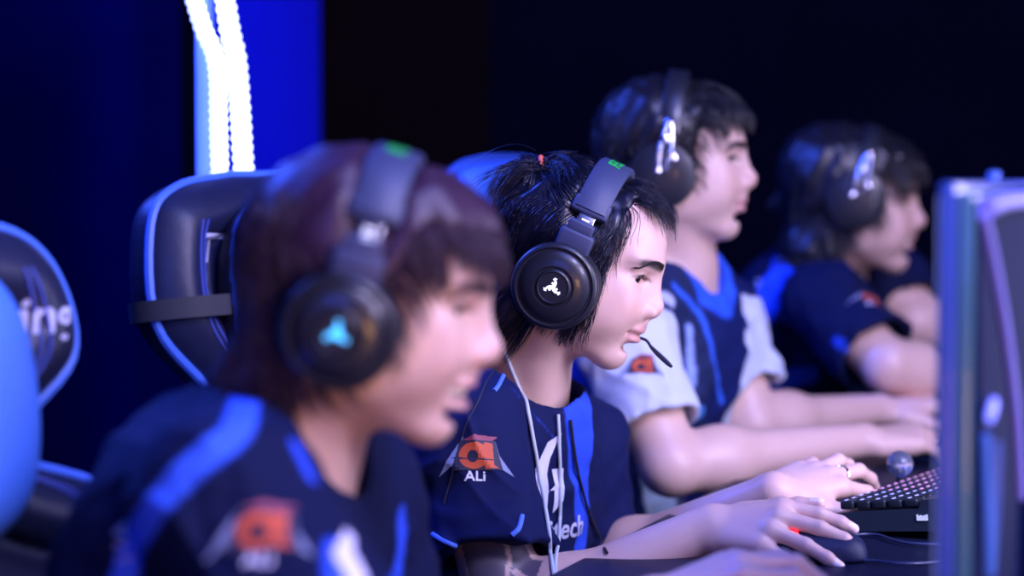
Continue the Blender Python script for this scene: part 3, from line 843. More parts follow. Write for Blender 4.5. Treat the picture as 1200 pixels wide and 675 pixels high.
    for an, f_ in Sh:
        s1 = Field(); SF = Frame(np.array([*an[:2], 0]), np.stack([f_, np.cross(V(0, 0, 1), f_), V(0, 0, 1)], 1))
        s1.ell((.0, 0, .05), (.05, .04, .05), 0, F=SF); s1.ell((.09, 0, .038), (.11, .045, .038), .03, F=SF); s1.cone((-.0, 0, .05), (0, 0, .12), .042, .045, .02, F=SF)
        s1.add(lambda Pt: -Pt[:, 2]+.001, SF.o, 1, 0, 'i')
        vs, qs = mesh_sdf(Pruned(s1), SF.o-V(.3, .3, .02), SF.o+V(.3, .3, .2), .010); raw_mesh('shoe', vs, qs, M_shoe, body)
    return dict(body=body, shirt=shirt, tree=tree, T=T, v=v, q=q, fB=fB, H=H, tipsR=tipsR, tipsL=tipsL, ends=ends, fC=fC)

def hair_cap(H, F_head, mask, thick, mat_, parent, res=.003, seed=0, amp=.003, name='hair'):
    """solid underlayer of hair: the skull grown by thick(local) where mask(local) > 0"""
    def f(Pt):
        q = H.l(Pt); d = F_head(Pt)-thick(q)+amp*wob(q*V(1, 1, .5), .035, seed)
        return smax(d, -mask(q)*.9, .012)
    lo = H.o-.16; hi = H.o+.20
    v, q = mesh_sdf(f, lo, hi, res, newton=1); return raw_mesh(name, v, q, mat_, parent), (v, q)
# ---------------------------------------------------------------- the four players
Q = 1.0      # mesh fineness
def head_frame(u, v, D, cx, cz, yaw, pitch, roll=0):
    R = ypr(yaw, pitch, roll); return Frame(P(u, v, D-.097)-R@V(cx, -.097, cz), R)
def head_only(H, **k):
    F = Field(); head_prims(F, H, **k); F.cone((-.026, 0, -.045), (-.045, 0, -.11), .050, .050, .03, F=H); return F
def shirt_blue(bands, base=(.005, .009, .045), collar=None):
    def fn(v, T, tree, ends):
        c = np.tile(np.array(base), (len(v), 1))
        for px, w, rgb in bands:
            ln = hitline(tree, px)
            if len(ln) < 2: continue
            m = band_mask(v, ln, w)[:, None]; c = c*(1-m)+np.array(rgb)*m
        if collar is not None:
            q = T.l(v); m = (sstep(.100, .092, np.linalg.norm(q*V(1, 1, .6)-V(.03, 0, 0), axis=1)))[:, None]; c = c*(1-m)+np.array(collar)*m
        return c
    return fn
BLUE = (.03, .09, .72)
rel = (8, 12, 8, 0)

# ---- player in the middle, in focus
H2 = head_frame(650, 335, 2.75, .002, -.026, -9, 20, 0)
w2 = P(832, 617, 2.56); w2l = PZ(908, 577, .787)
hR2 = axes(nrm(V(.080, -.050, .012)), V(.05, -.85, 1))
hL2 = axes(nrm(P(990, 547, 2.85)-w2l), V(-.05, -.60, 1))
def ink2(v, col):
    el, sh = spec2['eR'], spec2['sR']; d = nrm(el-sh); t = (v-sh)@d/np.linalg.norm(el-sh)
    a = nrm(np.cross(d, V(0, -1, 0))); rr = v-sh-((v-sh)@d)[:, None]*d; ang = np.arctan2(rr@a, -(rr@V(0, 1, 0)))
    dist = np.linalg.norm(rr, axis=1)
    m = (dist < .06) & (t > .55) & (t < .99) & (np.abs(ang+.1) < .95) & (np.abs(ang+.35+.1*np.sin(t*20)) > .07)
    m &= (np.sin(ang*5+t*9) > -.85) | (t < .8)
    col = col.copy(); col[m] = col[m]*.15+np.array((.035, .05, .10))*.85
    hq = H2.l(v)
    for c in ((.080, -.0300, -.0640), (.091, -.022, -.0430)):
        m = np.exp(-(np.linalg.norm(hq-V(*c), axis=1)/.0028)**2)[:, None]*.8; col = col*(1-m)+np.array((.12, .05, .04))*m
    return col
spec2 = dict(seed=1, nose=.965, hs=.92, hsL=1.0, fill=1, collar=.020, nb=P(610, 476, 2.80), pv=P(540, 800, 2.95)-V(.10, 0, .10), sR=P(545, 506, 2.64), sL=P(672, 520, 2.96),
    eR=P(598, 728, 2.56), wR=w2, eL=P(690, 672, 2.97), wL=w2l, hR=hR2, hL=hL2,
    fR=[(26, 14, 8, 8), (27, 14, 8, 2), (26, 12, 8, -11), (30, 14, 8, -19)], tR=[(38, 20), (22, 14), (8, 6)],
    fL=[(20, 26, 12, 13), (6, 30, 16, 3), (0, 30, 18, -6), (8, 28, 16, -15)], tL=[(46, 4), (22, 2), (10, -2)],
    sleeve=(.66, .66), slv=.060, hem=(-.12, 0, .0), neck=.049, open=.052, fold=.0045, res=.0024*Q, cres=.0030*Q, ink=ink2, gaze=-.25,
    cloth=shirt_blue([([(680, 470), (684, 560), (678, 690)], .046, BLUE), ([(600, 455), (655, 520)], .0, BLUE)], base=(.007, .012, .066)))
p2 = person('player in the middle in dark jersey with tied black hair and headset leaning in', H2, spec2)

# ---- nearest player, lower left
H1 = head_frame(397, 388, 1.90, 0, -.022, -2, 13, 0)
w1 = P(640, 800, 1.80); w1l = P(764, 708, 2.12)
spec1 = dict(seed=2, nb=P(345, 500, 1.93), pv=P(110, 900, 2.0)-V(.02, 0, .12), sR=P(262, 590, 1.75), sL=P(405, 585, 2.08),
    eR=P(430, 850, 1.66), wR=w1, eL=P(450, 800, 2.12), wL=w1l, hR=axes((1, .0, -.05), (0, 0, 1)), hL=axes(nrm(P(852, 668, 2.12)-w1l), (0, -.2, 1)),
    fR=[rel]*4, tR=[(38, 20), (22, 14), (8, 6)], fL=[(24, 36, 24, 6), (24, 40, 26, 0), (24, 42, 26, -4), (24, 40, 26, -9)], tL=[(30, 20), (8, 16), (-6, 14)],
    sleeve=(.72, .7), slv=.064, neck=.054, open=.064, fold=.004, res=.0032*Q, cres=.0038*Q, smile=.9, lip=(.60, .24, .24), brow=(.10, .05, .05),
    cloth=shirt_blue([([(292, 446), (276, 505), (232, 540), (188, 585), (160, 630), (140, 690)], .0235, (.05, .15, .85)),
                      ([(470, 600), (470, 640), (462, 690)], .012, BLUE), ([(345, 520), (365, 560)], .010, BLUE), ([(392, 640), (392, 700)], .014, (.03, .10, .8))]))
p1 = person('nearest player smiling with reddish brown hair in dark jersey', H1, spec1)

# ---- third player, white sleeves
H3 = head_frame(776, 205, 3.38, -.010, -.016, -6, 2, 0)
w3 = P(1012, 516, 3.30); w3l = P(1030, 480, 3.66)
def cloth3(v, T, tree, ends):
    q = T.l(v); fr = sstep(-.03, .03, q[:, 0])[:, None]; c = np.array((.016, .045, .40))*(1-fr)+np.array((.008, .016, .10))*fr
    for px, w, rgb in [([(800, 345), (812, 420), (806, 520)], .085, (.015, .025, .085)), ([(790, 335), (826, 380), (846, 470)], .010, (.04, .14, .8)),
                       ([(775, 345), (786, 352)], .020, (.55, .62, .85)), ([(808, 385), (810, 440), (814, 470)], .014, (.30, .42, .85)), ([(806, 486), (820, 484)], .022, (.08, .30, .8)),
                       ([(770, 540), (778, 620)], .05, (.50, .68, .85)), ([(800, 480), (800, 640)], .0, WHITE)]:
        ln = hitline(tree, px)
        if len(ln) > 1: m = band_mask(v, ln, w, .002)[:, None]; c = c*(1-m)+np.array(rgb)*m
    for end, d, sh in ends:
        t = (v-sh)@d; r = np.linalg.norm(v-sh-t[:, None]*d, axis=1); m = ((t > -.012) & (r < .092) & (t < .5))[:, None]; c = np.where(m, np.array((.62, .70, .86)), c)
    m = (sstep(.080, .074, np.linalg.norm(q*V(1, 1, .6)-V(.03, 0, 0), axis=1)))[:, None]; return c*(1-m)+np.array((.03, .12, .85))*m
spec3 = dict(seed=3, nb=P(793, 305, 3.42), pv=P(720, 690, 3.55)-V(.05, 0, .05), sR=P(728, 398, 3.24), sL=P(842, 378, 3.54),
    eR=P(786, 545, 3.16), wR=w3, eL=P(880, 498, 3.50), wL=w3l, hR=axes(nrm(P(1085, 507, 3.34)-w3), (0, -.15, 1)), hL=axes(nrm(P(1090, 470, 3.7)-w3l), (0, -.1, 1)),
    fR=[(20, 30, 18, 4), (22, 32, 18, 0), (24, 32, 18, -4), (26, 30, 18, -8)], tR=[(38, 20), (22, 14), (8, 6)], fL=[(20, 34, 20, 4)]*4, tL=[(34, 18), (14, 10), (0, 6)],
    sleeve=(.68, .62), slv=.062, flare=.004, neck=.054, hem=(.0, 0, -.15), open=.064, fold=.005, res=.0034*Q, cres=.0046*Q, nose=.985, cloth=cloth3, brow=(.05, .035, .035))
p3 = person('third player in blue jersey with white sleeves sitting upright in profile', H3, spec3)

# ---- farthest player
H4 = head_frame(1003, 234, 3.90, 0, .008, -5, 5, 0)
w4 = P(1170, 452, 3.80); w4l = P(1165, 385, 4.12)
spec4 = dict(seed=4, nb=P(975, 310, 3.98), pv=P(872, 640, 4.15)-V(.06, 0, .0), sR=P(966, 356, 3.80), sL=P(1050, 340, 4.1),
    eR=P(1040, 428, 3.70), wR=w4, eL=P(1070, 378, 4.06), wL=w4l, hR=axes((1, .0, -.05), (0, 0, 1)), hL=axes((1, .0, .0), (0, 0, 1)),
    fR=[rel]*4, tR=[(38, 20), (22, 14), (8, 6)], fL=[rel]*4, tL=[(38, 20), (22, 14), (8, 6)],
    sleeve=(.80, .45), slv=.066, flare=.003, neck=.056, open=.066, fold=.005, res=.0048*Q, cres=.0052*Q, full=1, brow=(.05, .035, .035), smile=.25,
    cloth=shirt_blue([([(962, 288), (930, 306), (895, 350), (872, 395), (862, 440)], .060, (.03, .12, .80)), ([(980, 400), (1005, 412), (1030, 402)], .016, (.02, .07, .5)), ([(880, 452), (950, 440)], .03, (.02, .07, .4))]))
p4 = person('farthest player in dark jersey with blue shoulder stripe hunched forward', H4, spec4)
# ---------------------------------------------------------------- hair
ramp = lambda x, a, b: np.clip((x-a)/(b-a), 0, 1)
def flow_stack(*a): return np.stack(np.broadcast_arrays(*a), -1).astype(float)
M_h2 = hair_mat('black_hair', (.006, .008, .024), .34)
M_h1 = hair_mat('reddish_brown_hair', (.034, .011, .034), .5)
M_h3 = hair_mat('dark_hair', (.009, .009, .014), .4)

def do_hair(p, mask, thick0, material, specs, cap_res, seed, cap_amp=.003, hk={}, bandx=None):
    bx = lambda q: bandx[0]+(q[:, 2]-bandx[1])*math.tan(math.radians(bandx[2]))
    press = (lambda q: .9*np.exp(-((q[:, 0]-bx(q))/.021)**4)*ramp(q[:, 2], .02, .05)) if bandx else None
    thick = (lambda q: thick0(q)*(1-.8*press(q))) if bandx else thick0
    H = p['H']; Fh = head_only(H, **hk); fh = lambda Pt: Fh(Pt)
    vh, qh = mesh_sdf(fh, H.o-.16, H.o+.17, .005, newton=0)
    cap, _ = hair_cap(H, fh, mask, thick, material, p['body'], cap_res, seed, cap_amp)
    for i, s in enumerate(specs):
        m2 = (lambda q, s=s: np.minimum(mask(q)+.002, s['where'](q)))
        roots = s['roots'](H, s['n']) if 'roots' in s else scalp_points(vh, qh, H, m2, s['n'], seed*10+i)
        v, q = strands(fh, H, roots, s['flow'], s['len'], s['lift'], s['rad'], seed=seed*10+i, jit=s.get('jit', .2), grav=s.get('grav', 0), seg=s.get('seg', 9), clump=s.get('clump', 0), taper=s.get('taper', .25), press=press)
        if s.get('solid', 1):
            s['acc'] = (v, q)
    V_ = []; Q_ = []; k = 0
    for s in specs: V_.append(s['acc'][0]); Q_.append(s['acc'][1]+k); k += len(s['acc'][0])
    o = raw_mesh('hair_strands', np.concatenate(V_), np.concatenate(Q_), material, cap); o['kind'] = 'stuff'
    return cap

def mask2(q):
    x, y, z = q[:, 0], np.abs(q[:, 1]), q[:, 2]
    return np.minimum(np.maximum(.042+.10*np.clip(z-.03, 0, .1)-x, z-.090), z+.030+np.clip((.012-x)*1.3, 0, .066))
tie = V(-.066, -.026, .084)
def f2_low(q, t):
    x, y, z = q.T; return flow_stack(-.32-.2*(z > .04)+.25*(x < -.06), .0, -1.)
def f2_top(q, t):
    d = tie-q; d = d/(np.linalg.norm(d, axis=1)[:, None]+1e-6); return d
def f2_front(q, t):
    x, y, z = q.T; return flow_stack(1.0-.5*t*t, .10*np.sign(y)*(1-t)+.05, .30-1.15*t*t)
def f2_temple(q, t):
    x, y, z = q.T; return flow_stack(.30-.55*t+.35*(t > .8), 0., -1.)
def tail_roots(H, n):
    r = np.random.RandomState(5); return H.w(tie+r.normal(size=(n, 3))*V(.006, .006, .004)+V(-.004, 0, .006))
def f2_tail(q, t):
    r = np.random.RandomState(6); n = len(q); a = r.uniform(-1, 1, n); return flow_stack(-.9+.1*a, a*.7, .35-1.9*t)
def bun_roots(H, n):
    r = np.random.RandomState(7); return H.w(tie+V(.004, 0, .006)+r.normal(size=(n, 3))*V(.004, .008, .004))
def f2_bun(q, t):
    r = np.random.RandomState(8); n = len(q); a = r.uniform(-1, 1, n); return flow_stack(1.1-1.2*t*(a > .2), a*.55, .62+.2*a-2.0*t)
cap2 = do_hair(p2, mask2, lambda q: .007+.004*ramp(-q[:, 2], -.06, .02), M_h2, [
    dict(n=4200, where=lambda q: .066-q[:, 2], flow=f2_low, len=.085, lift=.017, rad=.00055, jit=.10, clump=.016, grav=.2),
    dict(n=1500, where=lambda q: np.minimum(q[:, 2]-.045, .030-q[:, 0]), flow=f2_top, len=.075, lift=.012, rad=.00055, jit=.08, clump=.014),
    dict(n=800, where=lambda q: np.minimum(np.minimum(q[:, 2]-.078, q[:, 0]-.012), .045-np.abs(q[:, 1]-.01)), flow=f2_front, len=.066, lift=.018, rad=.0005, jit=.30, clump=.012, seg=11),
    dict(n=900, where=lambda q: np.minimum(q[:, 0]-.018, .085-q[:, 2]), flow=f2_temple, len=.075, lift=.010, rad=.0005, jit=.12, clump=.010),
    dict(n=700, roots=tail_roots, where=None, flow=f2_tail, len=.085, lift=.024, rad=.0007, jit=.08, seg=11),
    dict(n=650, roots=bun_roots, where=None, flow=f2_bun, len=.060, lift=.018, rad=.0006, jit=.12, seg=11),
], .003, 2, bandx=(.002, -.026, 4))
H = H2
m = MB(Frame(H.w(tie+V(0, 0, .008)), H.R@ypr(0, -35, 0)))
m.tube([(.0, .0095*math.cos(a), .0095*math.sin(a)) for a in np.linspace(0, 2*math.pi, 25)], .0026, 8, cap=False)
m.build('hair_tie', mat('coral_hair_tie', (.85, .16, .10), .6), cap2)

def mask1(q):
    x, y, z = q[:, 0], np.abs(q[:, 1]), q[:, 2]
    return np.minimum(np.maximum(.028+.28*np.clip(z-.0, 0, .1)-x, z-.068), z+.020+np.clip((.012-x)*1.5, 0, .060))
def f1(q, t):
    x, y, z = q.T; cr = V(-.045, .0, .11); d = q-cr; dx = np.clip(d[:, 0]/.06, -1, 1); dy = np.clip(d[:, 1]/.05, -1, 1)
    return flow_stack(dx*1.1+.25, dy*.7, -.35-.8*t-.5*(z < .05))
do_hair(p1, mask1, lambda q: .008+.008*ramp(q[:, 2], .02, .09)-.004*ramp(-q[:, 2], .02, .08)-.007*ramp(-q[:, 0], .03, .09), M_h1, [
    dict(n=3200, where=lambda q: .3+q[:, 0]*0, flow=f1, len=.060, lift=.011, rad=.0008, jit=.08, clump=.014, grav=.15),
    dict(n=1100, where=lambda q: np.minimum(q[:, 0]-.015, q[:, 2]-.050), flow=lambda q, t: flow_stack(.9-.5*t, -.25, -.25-1.0*t), len=.054, lift=.016, rad=.0008, jit=.08, clump=.014)],
    .0045, 1, .002, hk=dict(smile=.9), bandx=(0, -.022, 3))

def mask3(q):
    x, y, z = q[:, 0], np.abs(q[:, 1]), q[:, 2]
    return np.minimum(np.maximum(.032+.25*np.clip(z-.02, 0, .1)-x, z-.072), z+.020+np.clip((.008-x)*1.5, 0, .050))
do_hair(p3, mask3, lambda q: .012+.010*ramp(q[:, 2], .0, .09)*ramp(-q[:, 0], -.06, .04), M_h3, [
    dict(n=2000, where=lambda q: .3+q[:, 0]*0, flow=f1, len=.045, lift=.020, rad=.0009, jit=.14, clump=.014),
    dict(n=700, where=lambda q: np.minimum(q[:, 0]-.02, q[:, 2]-.055), flow=lambda q, t: flow_stack(.9-.3*t, -.1, -.1-.9*t), len=.055, lift=.022, rad=.0011, jit=.2, clump=.018)],
    .005, 3, .003)
do_hair(p4, lambda q: np.maximum(mask3(q), np.minimum(-.022-q[:, 0], q[:, 2]+.095)), lambda q: .014+.010*ramp(q[:, 2], .0, .09)+.012*ramp(-q[:, 0], .0, .08), M_h3, [
    dict(n=2200, where=lambda q: .3+q[:, 0]*0, flow=f1, len=.060, lift=.024, rad=.001, jit=.16, clump=.016),
    dict(n=700, where=lambda q: np.minimum(q[:, 0]-.02, q[:, 2]-.05), flow=lambda q, t: flow_stack(.9-.5*t, -.1, -.2-1.1*t), len=.070, lift=.024, rad=.0011, jit=.2, clump=.018)],
    .0055, 4, .004, hk=dict(full=1))

# ---------------------------------------------------------------- headsets worn
headset(H2, .002, -.026, 4, 'black headset with white lit emblem and boom microphone on the middle player', logo='white', top=.114, mic=True)
headset(H1, 0, -.022, 3, 'black headset with cyan lit emblem on the nearest player', logo='cyan', top=.113, R=.044)
headset(H3, -.010, -.016, 6, 'black headset with chrome fork on the third player', style='open', top=.126, R=.043)
headset(H4, 0, .008, 11, 'black headset with chrome fork on the farthest player', style='open', top=.126, R=.045)

# ---------------------------------------------------------------- jersey prints
t2 = p2['tree']; right = V(1, 0, 0); up = V(0, 0, 1)
decal('sleeve_badge', t2, p2['shirt'], 556, 538, right, up, .084, .070, .0007, club_badge(.040))
def g_mark(s):
    return paint([((.68, .70, .86), lambda x, y: poly_in(x, y, np.array([(.45, 1.0), (.0, .80), (-.38, .20), (-.40, -.45), (.05, -1.0), (.08, -.42), (.0, .0), (.12, .40)])*s)),
                  ((.68, .70, .86), lambda x, y: poly_in(x, y, np.array([(.20, .12), (.62, .12), (.62, -.72), (.30, -1.0), (.30, -.42), (.12, -.42), (.30, -.30)])*s))])
decal('chest_emblem', t2, p2['shirt'], 640, 556, V(.9, .44, 0), up, .075, .110, .0007, g_mark(.046), norm=V(.44, -.9, .05))
decal('chest_lettering', t2, p2['shirt'], 652, 622, V(.9, .44, 0), up, .16, .05, .0007, paint([((.62, .66, .85), text_test('logitech', .034))]), norm=V(.44, -.9, .05))
def piping(p, px, w, rgb, name='piping', D=.0012):
    ln = hitline(p['tree'], px, 8)
    if len(ln) < 3: return
    m = MB(); m.tube(ln+V(0, -.0006, 0), w/2, 8, flat=(V(0, -1, 0), 1.) if False else None); m.build(name, mat('piping_'+name, rgb, .6), p['shirt'])
piping(p2, [(507, 626), (520, 634), (534, 640)], .0055, (.10, .24, .85), 'hem_piping')
piping(p2, [(612, 604), (608, 619), (600, 627)], .0055, (.10, .24, .85), 'hem_piping')
piping(p2, [(582, 430), (570, 447), (560, 470), (545, 500), (534, 540), (520, 590)], .0022, (.01, .012, .03), 'seam')
piping(p2, [(590, 440), (584, 452), (579, 458)], .005, (.08, .2, .8), 'shoulder_piping')
t1 = p1['tree']
decal('sleeve_badge', t1, p1['shirt'], 304, 628, right, up, .085, .07, .0014, club_badge(.040))
decal('chest_emblem', t1, p1['shirt'], 408, 658, right, up, .06, .10, .0014, paint([((.75, .78, .95), lambda x, y: poly_in(x, y, np.array([(-.1, 1.), (.12, .9), (.10, .35), (.42, -.2), (.55, -1.), (.15, -1.), (-.05, -.5), (-.35, .0), (-.25, .45)])*.036))]))
decal('back_lettering', t1, p1['shirt'], 146, 634, nrm((.3, 0, -1)), nrm((-1, 0, -.3)), .10, .03, .0014, paint([((.45, .5, .6), text_test('ALi', .022))]))
decal('sleeve_badge', p3['tree'], p3['shirt'], 752, 432, right, up, .08, .07, .002, club_badge(.030))
decal('sleeve_badge', p4['tree'], p4['shirt'], 1020, 352, right, up, .08, .07, .002, club_badge(.032))
decal('back_lettering', p4['tree'], p4['shirt'], 884, 338, nrm((.6, 0, 1)), nrm((-1, 0, .6)), .10, .03, .002, paint([((.45, .5, .6), text_test('ALi', .024))]))

# lanyard of the middle player
def loop_on(p, px, r, material, name, lift=.002, lab=None, extra=None):
    pts = []
    for u, v in spline(np.array(px, float), 8):
        o = V(0, 0, CZ); d = nrm(P(u, v, 1)-o); best = None
        for tr in (p['tree'], p['btree']):
            q = tr.ray_cast(Vector(o), Vector(d))
            if q[0] is not None and (best is None or q[3] < best[0]): best = (q[3], np.array(q[0])+np.array(q[1])*lift)
        if best: pts.append(best[1])
    pts = np.array(pts)
    for _ in range(3): pts[1:-1] = pts[1:-1]*.5+(pts[:-2]+pts[2:])*.25
    m = MB(); m.tube(pts, r, 8); return m
p2['btree'] = bvh(p2['v'], p2['q'])
ly = empty('lanyard', P(650, 660, 2.62), 'thin white lanyard hanging in a long loop from the neck of the middle player', 'lanyard')
M_ly = mat('white_cord', (.62, .72, .78), .6)
loop_on(p2, [(588, 398), (600, 430), (612, 462), (622, 500), (629, 550), (637, 600), (646, 650), (650, 680)], .0021, M_ly, 'cord', .003).build('cord', M_ly, ly)
loop_on(p2, [(653, 486), (654, 530), (655, 580), (653, 630), (651, 680)], .0019, M_ly, 'cord', .003).build('cord', M_ly, ly)
# headset cables
M_cable = mat('black_cable', (.012, .013, .02), .45)
m = loop_on(p2, [(667, 492), (669, 510), (674, 545), (684, 590), (700, 628), (712, 650)], .0017, M_cable, 'c', .003); tag(m.build('headset_cable', M_cable), 'thin black cable hanging down the chest of the middle player', 'cable')

# finger ring: on the left hand of the middle player
tl = p2['tipsL']; hl = Frame(w2l, hL2); rc = hl.w((.104, -.0100+.0, -.002))
m = MB(Frame(rc, hL2@ypr(0, 20, 0))); m.tube([(0, .0108*math.cos(a), .0108*math.sin(a)) for a in np.linspace(0, 2*math.pi, 33)], .0018, 8, cap=False)
tag(m.build('finger_ring', M_chrome), 'silver ring on the left hand over the keyboard', 'ring')

# ---------------------------------------------------------------- keyboard, mouse
kx = nrm((.87, -.49, 0)); ky = V(-kx[1], kx[0], 0); c0 = PZ(972, 624, TZ)
KF = Frame(c0, np.stack([kx, ky, V(0, 0, 1)], 1)@ypr(0, -4.5, 0))
kb = empty('keyboard', KF.w((.07, .2, 0)), 'black mechanical keyboard with pink lit keys under the left hand', 'keyboard')
M_kb = mat('keyboard_case', (.022, .034, .048), .36, noise=.1, nscale=200)
M_key = mat('keycap', (.016, .022, .026), .38, noise=.1, nscale=100)
M_kl = mat('key_backlight', (.9, .5, .8), .5, emit=(1.0, .42, .80), es=.9); M_kb2 = mat('key_backlight_blue', (.5, .5, 1), .5, emit=(.30, .34, 1.0), es=1.2)
m = MB(KF); pr = [(0, .004), (.004, .001), (.146, .001), (.150, .006), (.150, .034), (.146, .038), (.112, .036), (.108, .026), (.010, .022), (0, .018)]
W = .43
v = [(x, 0, z) for x, z in pr]+[(x, W, z) for x, z in pr]; n = len(pr)
m.put(v, [list(range(n)), [n+i for i in range(n)][::-1]]+[[i, (i+1) % n, n+(i+1) % n, n+i] for i in range(n)]); m.build('case', M_kb, kb, smooth=False)
for side in (0, 1):
    m = MB(KF); m.box((.146, .02+side*.39, -.003), (.012, .03, .010), .001); m.build('foot', M_kb, kb)
bmk = MB(); bmk.box((0, 0, 0), (.0168, .0168, .009), .0028); kme = None
rows = 6; ncol = 18; p_ = .0222
kcount = 0
for i in range(5):
    for j in range(18):
        x = .021+i*.0190; y = .014+j*.0228
        loc = KF.w((x, y, .0300+.0005*i))
        if kme is None:
            mm = MB(Frame((0, 0, 0), KF.R)); mm.box((0, 0, 0), (.0165, .0180, .010), .0026); ko = mm.build('key', M_key, kb); kme = ko.data
            mm = MB(Frame((0, 0, 0), KF.R)); mm.box((-.0035, 0, .0051), (.0022, .0085, .0006), 0); lm = mm.build('key_legend', M_kl, ko).data
            mm2 = MB(Frame((0, 0, 0), KF.R)); mm2.box((-.0035, 0, .0051), (.0022, .0085, .0006), 0); t_ = mm2.build('key_legend', M_kb2, ko); lm2 = t_.data
            bpy.data.objects.remove([c for c in ko.children if c.data == lm][0]); t_.location = (0, 0, 0)
            ko.matrix_parent_inverse = kb.matrix_basis.inverted(); ko.location = loc; t_.parent = ko; t_.matrix_parent_inverse = Matrix()
        else:
            k2 = bpy.data.objects.new('key', kme); COL.objects.link(k2); k2.parent = kb; k2.matrix_parent_inverse = kb.matrix_basis.inverted(); k2.location = loc
            l2 = bpy.data.objects.new('key_legend', lm2 if j < 4 else lm); COL.objects.link(l2); l2.parent = k2
        kcount += 1
m = MB(Frame(KF.w((.112, -.0012, .017)), KF.R)); 
for i, (dx, w, h) in enumerate([(-.0055, .0018, .006), (-.0036, .0014, .0045), (-.0016, .0020, .0052), (.0008, .0016, .0045), (.0030, .0022, .0052), (.0055, .0016, .006)]): m.box((dx, 0, h/2-.003), (w, .0012, h))
m.box((0, 0, -.0030), (.0125, .0012, .0016)); m.build('side_emblem', mat('white_print', (.8, .85, .9), .5, emit=(.7, .8, .9), es=.25), kb, smooth=False)
# clear dial beyond the fingers
M_glass = mat('clear_plastic', (.75, .85, 1), .05, trans=.9, spec=.6)
dc = PZ(1046, 549, TZ+.050)+ROW*.05
dl = empty('glass_globe', dc-V(0, 0, .05), 'small clear glass globe on a black foot behind the keyboard', 'globe')
m = MB(Frame(dc, np.eye(3))); m.lathe([(.0001, -.016)]+[(.016*math.sin(a), -.016*math.cos(a)) for a in np.linspace(.15, 3.0, 16)]+[(.0001, .016)], 32, axis='z'); m.build('globe', M_glass, dl)
m = MB(Frame(V(dc[0], dc[1], TZ), np.eye(3))); m.lathe([(.014, .0), (.014, .006), (.006, .010), (.005, dc[2]-TZ-.0155), (.0001, dc[2]-TZ-.0150)], 28, axis='z'); m.build('foot', M_plastic, dl)

mx = nrm((.93, -.37, 0)); MF = Frame(PZ(962, 664, TZ)+V(-.017, .055, 0), np.stack([mx, V(-mx[1], mx[0], 0), V(0, 0, 1)], 1))
mouse = empty('mouse', MF.o, 'black gaming mouse with a red light under the right hand', 'mouse')
F = Field(); g = dict(F=MF)
F.ell((-.012, 0, .012), (.050, .034, .0235), 0, **g); F.ell((.028, 0, .012), (.036, .030, .014), .02, **g); F.cone((-.04, 0, .008), (.05, 0, .006), .026, .024, .012, **g)
F.add(lambda Pt: TZ+.001-Pt[:, 2], MF.o, 1, .004, 'i')
for s in (1, -1): F.ell((.0, s*.041, .022), (.04, .009, .010), .008, 's', **g)
F.ell((.052, 0, .031), (.030, .0022, .012), .003, 's', **g)
vm_, qm = mesh_sdf(Pruned(F), MF.o-.09, MF.o+.09, .0024); raw_mesh('mouse_body', vm_, qm, mat('mouse_shell', (.012, .018, .06), .5, spec=.3), mouse)
m = MB(Frame(MF.w((.040, 0, .026)), MF.R)); m.lathe([(.0001, -.0035), (.0085, -.0035), (.0095, -.002), (.0095, .002), (.0085, .0035), (.0001, .0035)], 32); m.build('scroll_wheel', M_matte, mouse)
rp = P(913, 622, 2.0)-V(0, 0, CZ); tm = bvh(vm_, qm); o = V(0, 0, CZ)
rl = tm.ray_cast(Vector(o), Vector(nrm(P(930, 625, 1)-o))); rl = np.array(rl[0]) if rl[0] is not None else MF.w((-.03, -.012, .03))
m = MB(Frame(rl, MF.R)); m.box((0, 0, 0), (.010, .006, .006), .002); m.build('red_light', mat('red_led', (.9, .02, .02), .3, emit=(1, .02, .03), es=2.), mouse)

def cable(px, z, r, label):
    pts = [PZ(u, v, TZ+z) for u, v in px]; m = MB(); m.tube(spline(pts, 10), r, 8); tag(m.build('cable', M_cable2), label, 'cable')
M_cable2 = mat('table_cable', (.03, .045, .11), .4)
cable([(990, 629), (1010, 626), (1030, 627), (1048, 633), (1070, 637), (1110, 638), (1150, 636)], .004, .0018, 'black cable lying on the table along the side of the keyboard')
cable([(1000, 656), (1025, 657), (1050, 660), (1080, 660), (1120, 656), (1160, 655)], .003, .0017, 'mouse cable running straight across the table to the monitor')

m3 = mouse.copy(); COL.objects.link(m3); m3['label'] = 'black mouse half hidden under the right hand of the third player'
t3 = PZ(1096, 541, TZ); m3.location = tuple(t3)
for ch in mouse.children:
    if 'red' in ch.name: continue
    c = ch.copy(); COL.objects.link(c); c.parent = m3; c.matrix_parent_inverse = ch.matrix_parent_inverse.copy()
for o_ in (mouse, m3): o_['group'] = 'mice on the table'
# ---------------------------------------------------------------- monitor at the right edge
mo = V(*P(1098, 440, 1.78)); mo[2] = TZ
MN = Frame(mo, np.stack([FW, ROW, V(0, 0, 1)], 1))
mon = empty('monitor', MN.w((.03, .28, 0)), 'large monitor seen from behind at the right edge with glossy blue back', 'monitor')
M_mon = mat('monitor_glossy_shell', (.003, .008, .050), .7, spec=.04); M_bez = mat('monitor_edge', (.03, .07, .36), .3, coat=.3)
M_rim_highlight = mat('monitor_lilac_highlight', (.20, .20, .75), .5)  # lilac highlight of the glossy rim, put into the rib colour
tz = CZ-.018*1.78/1.78-TZ+.008
m = MB(MN); m.box((.006, .28, .215), (.012, .56, tz-.03+.0), .003); m.build('bezel', M_bez, mon)
m = MB(MN); m.box((-.0012, .28, .215), (.002, .54, tz-.05), 0); m.build('screen', mat('screen', (.02, .03, .05), .2, emit=(.30, .36, 1.0), es=.8), mon)
m = MB(MN)
zt = .215+(tz-.03)/2; zb = .215-(tz-.03)/2
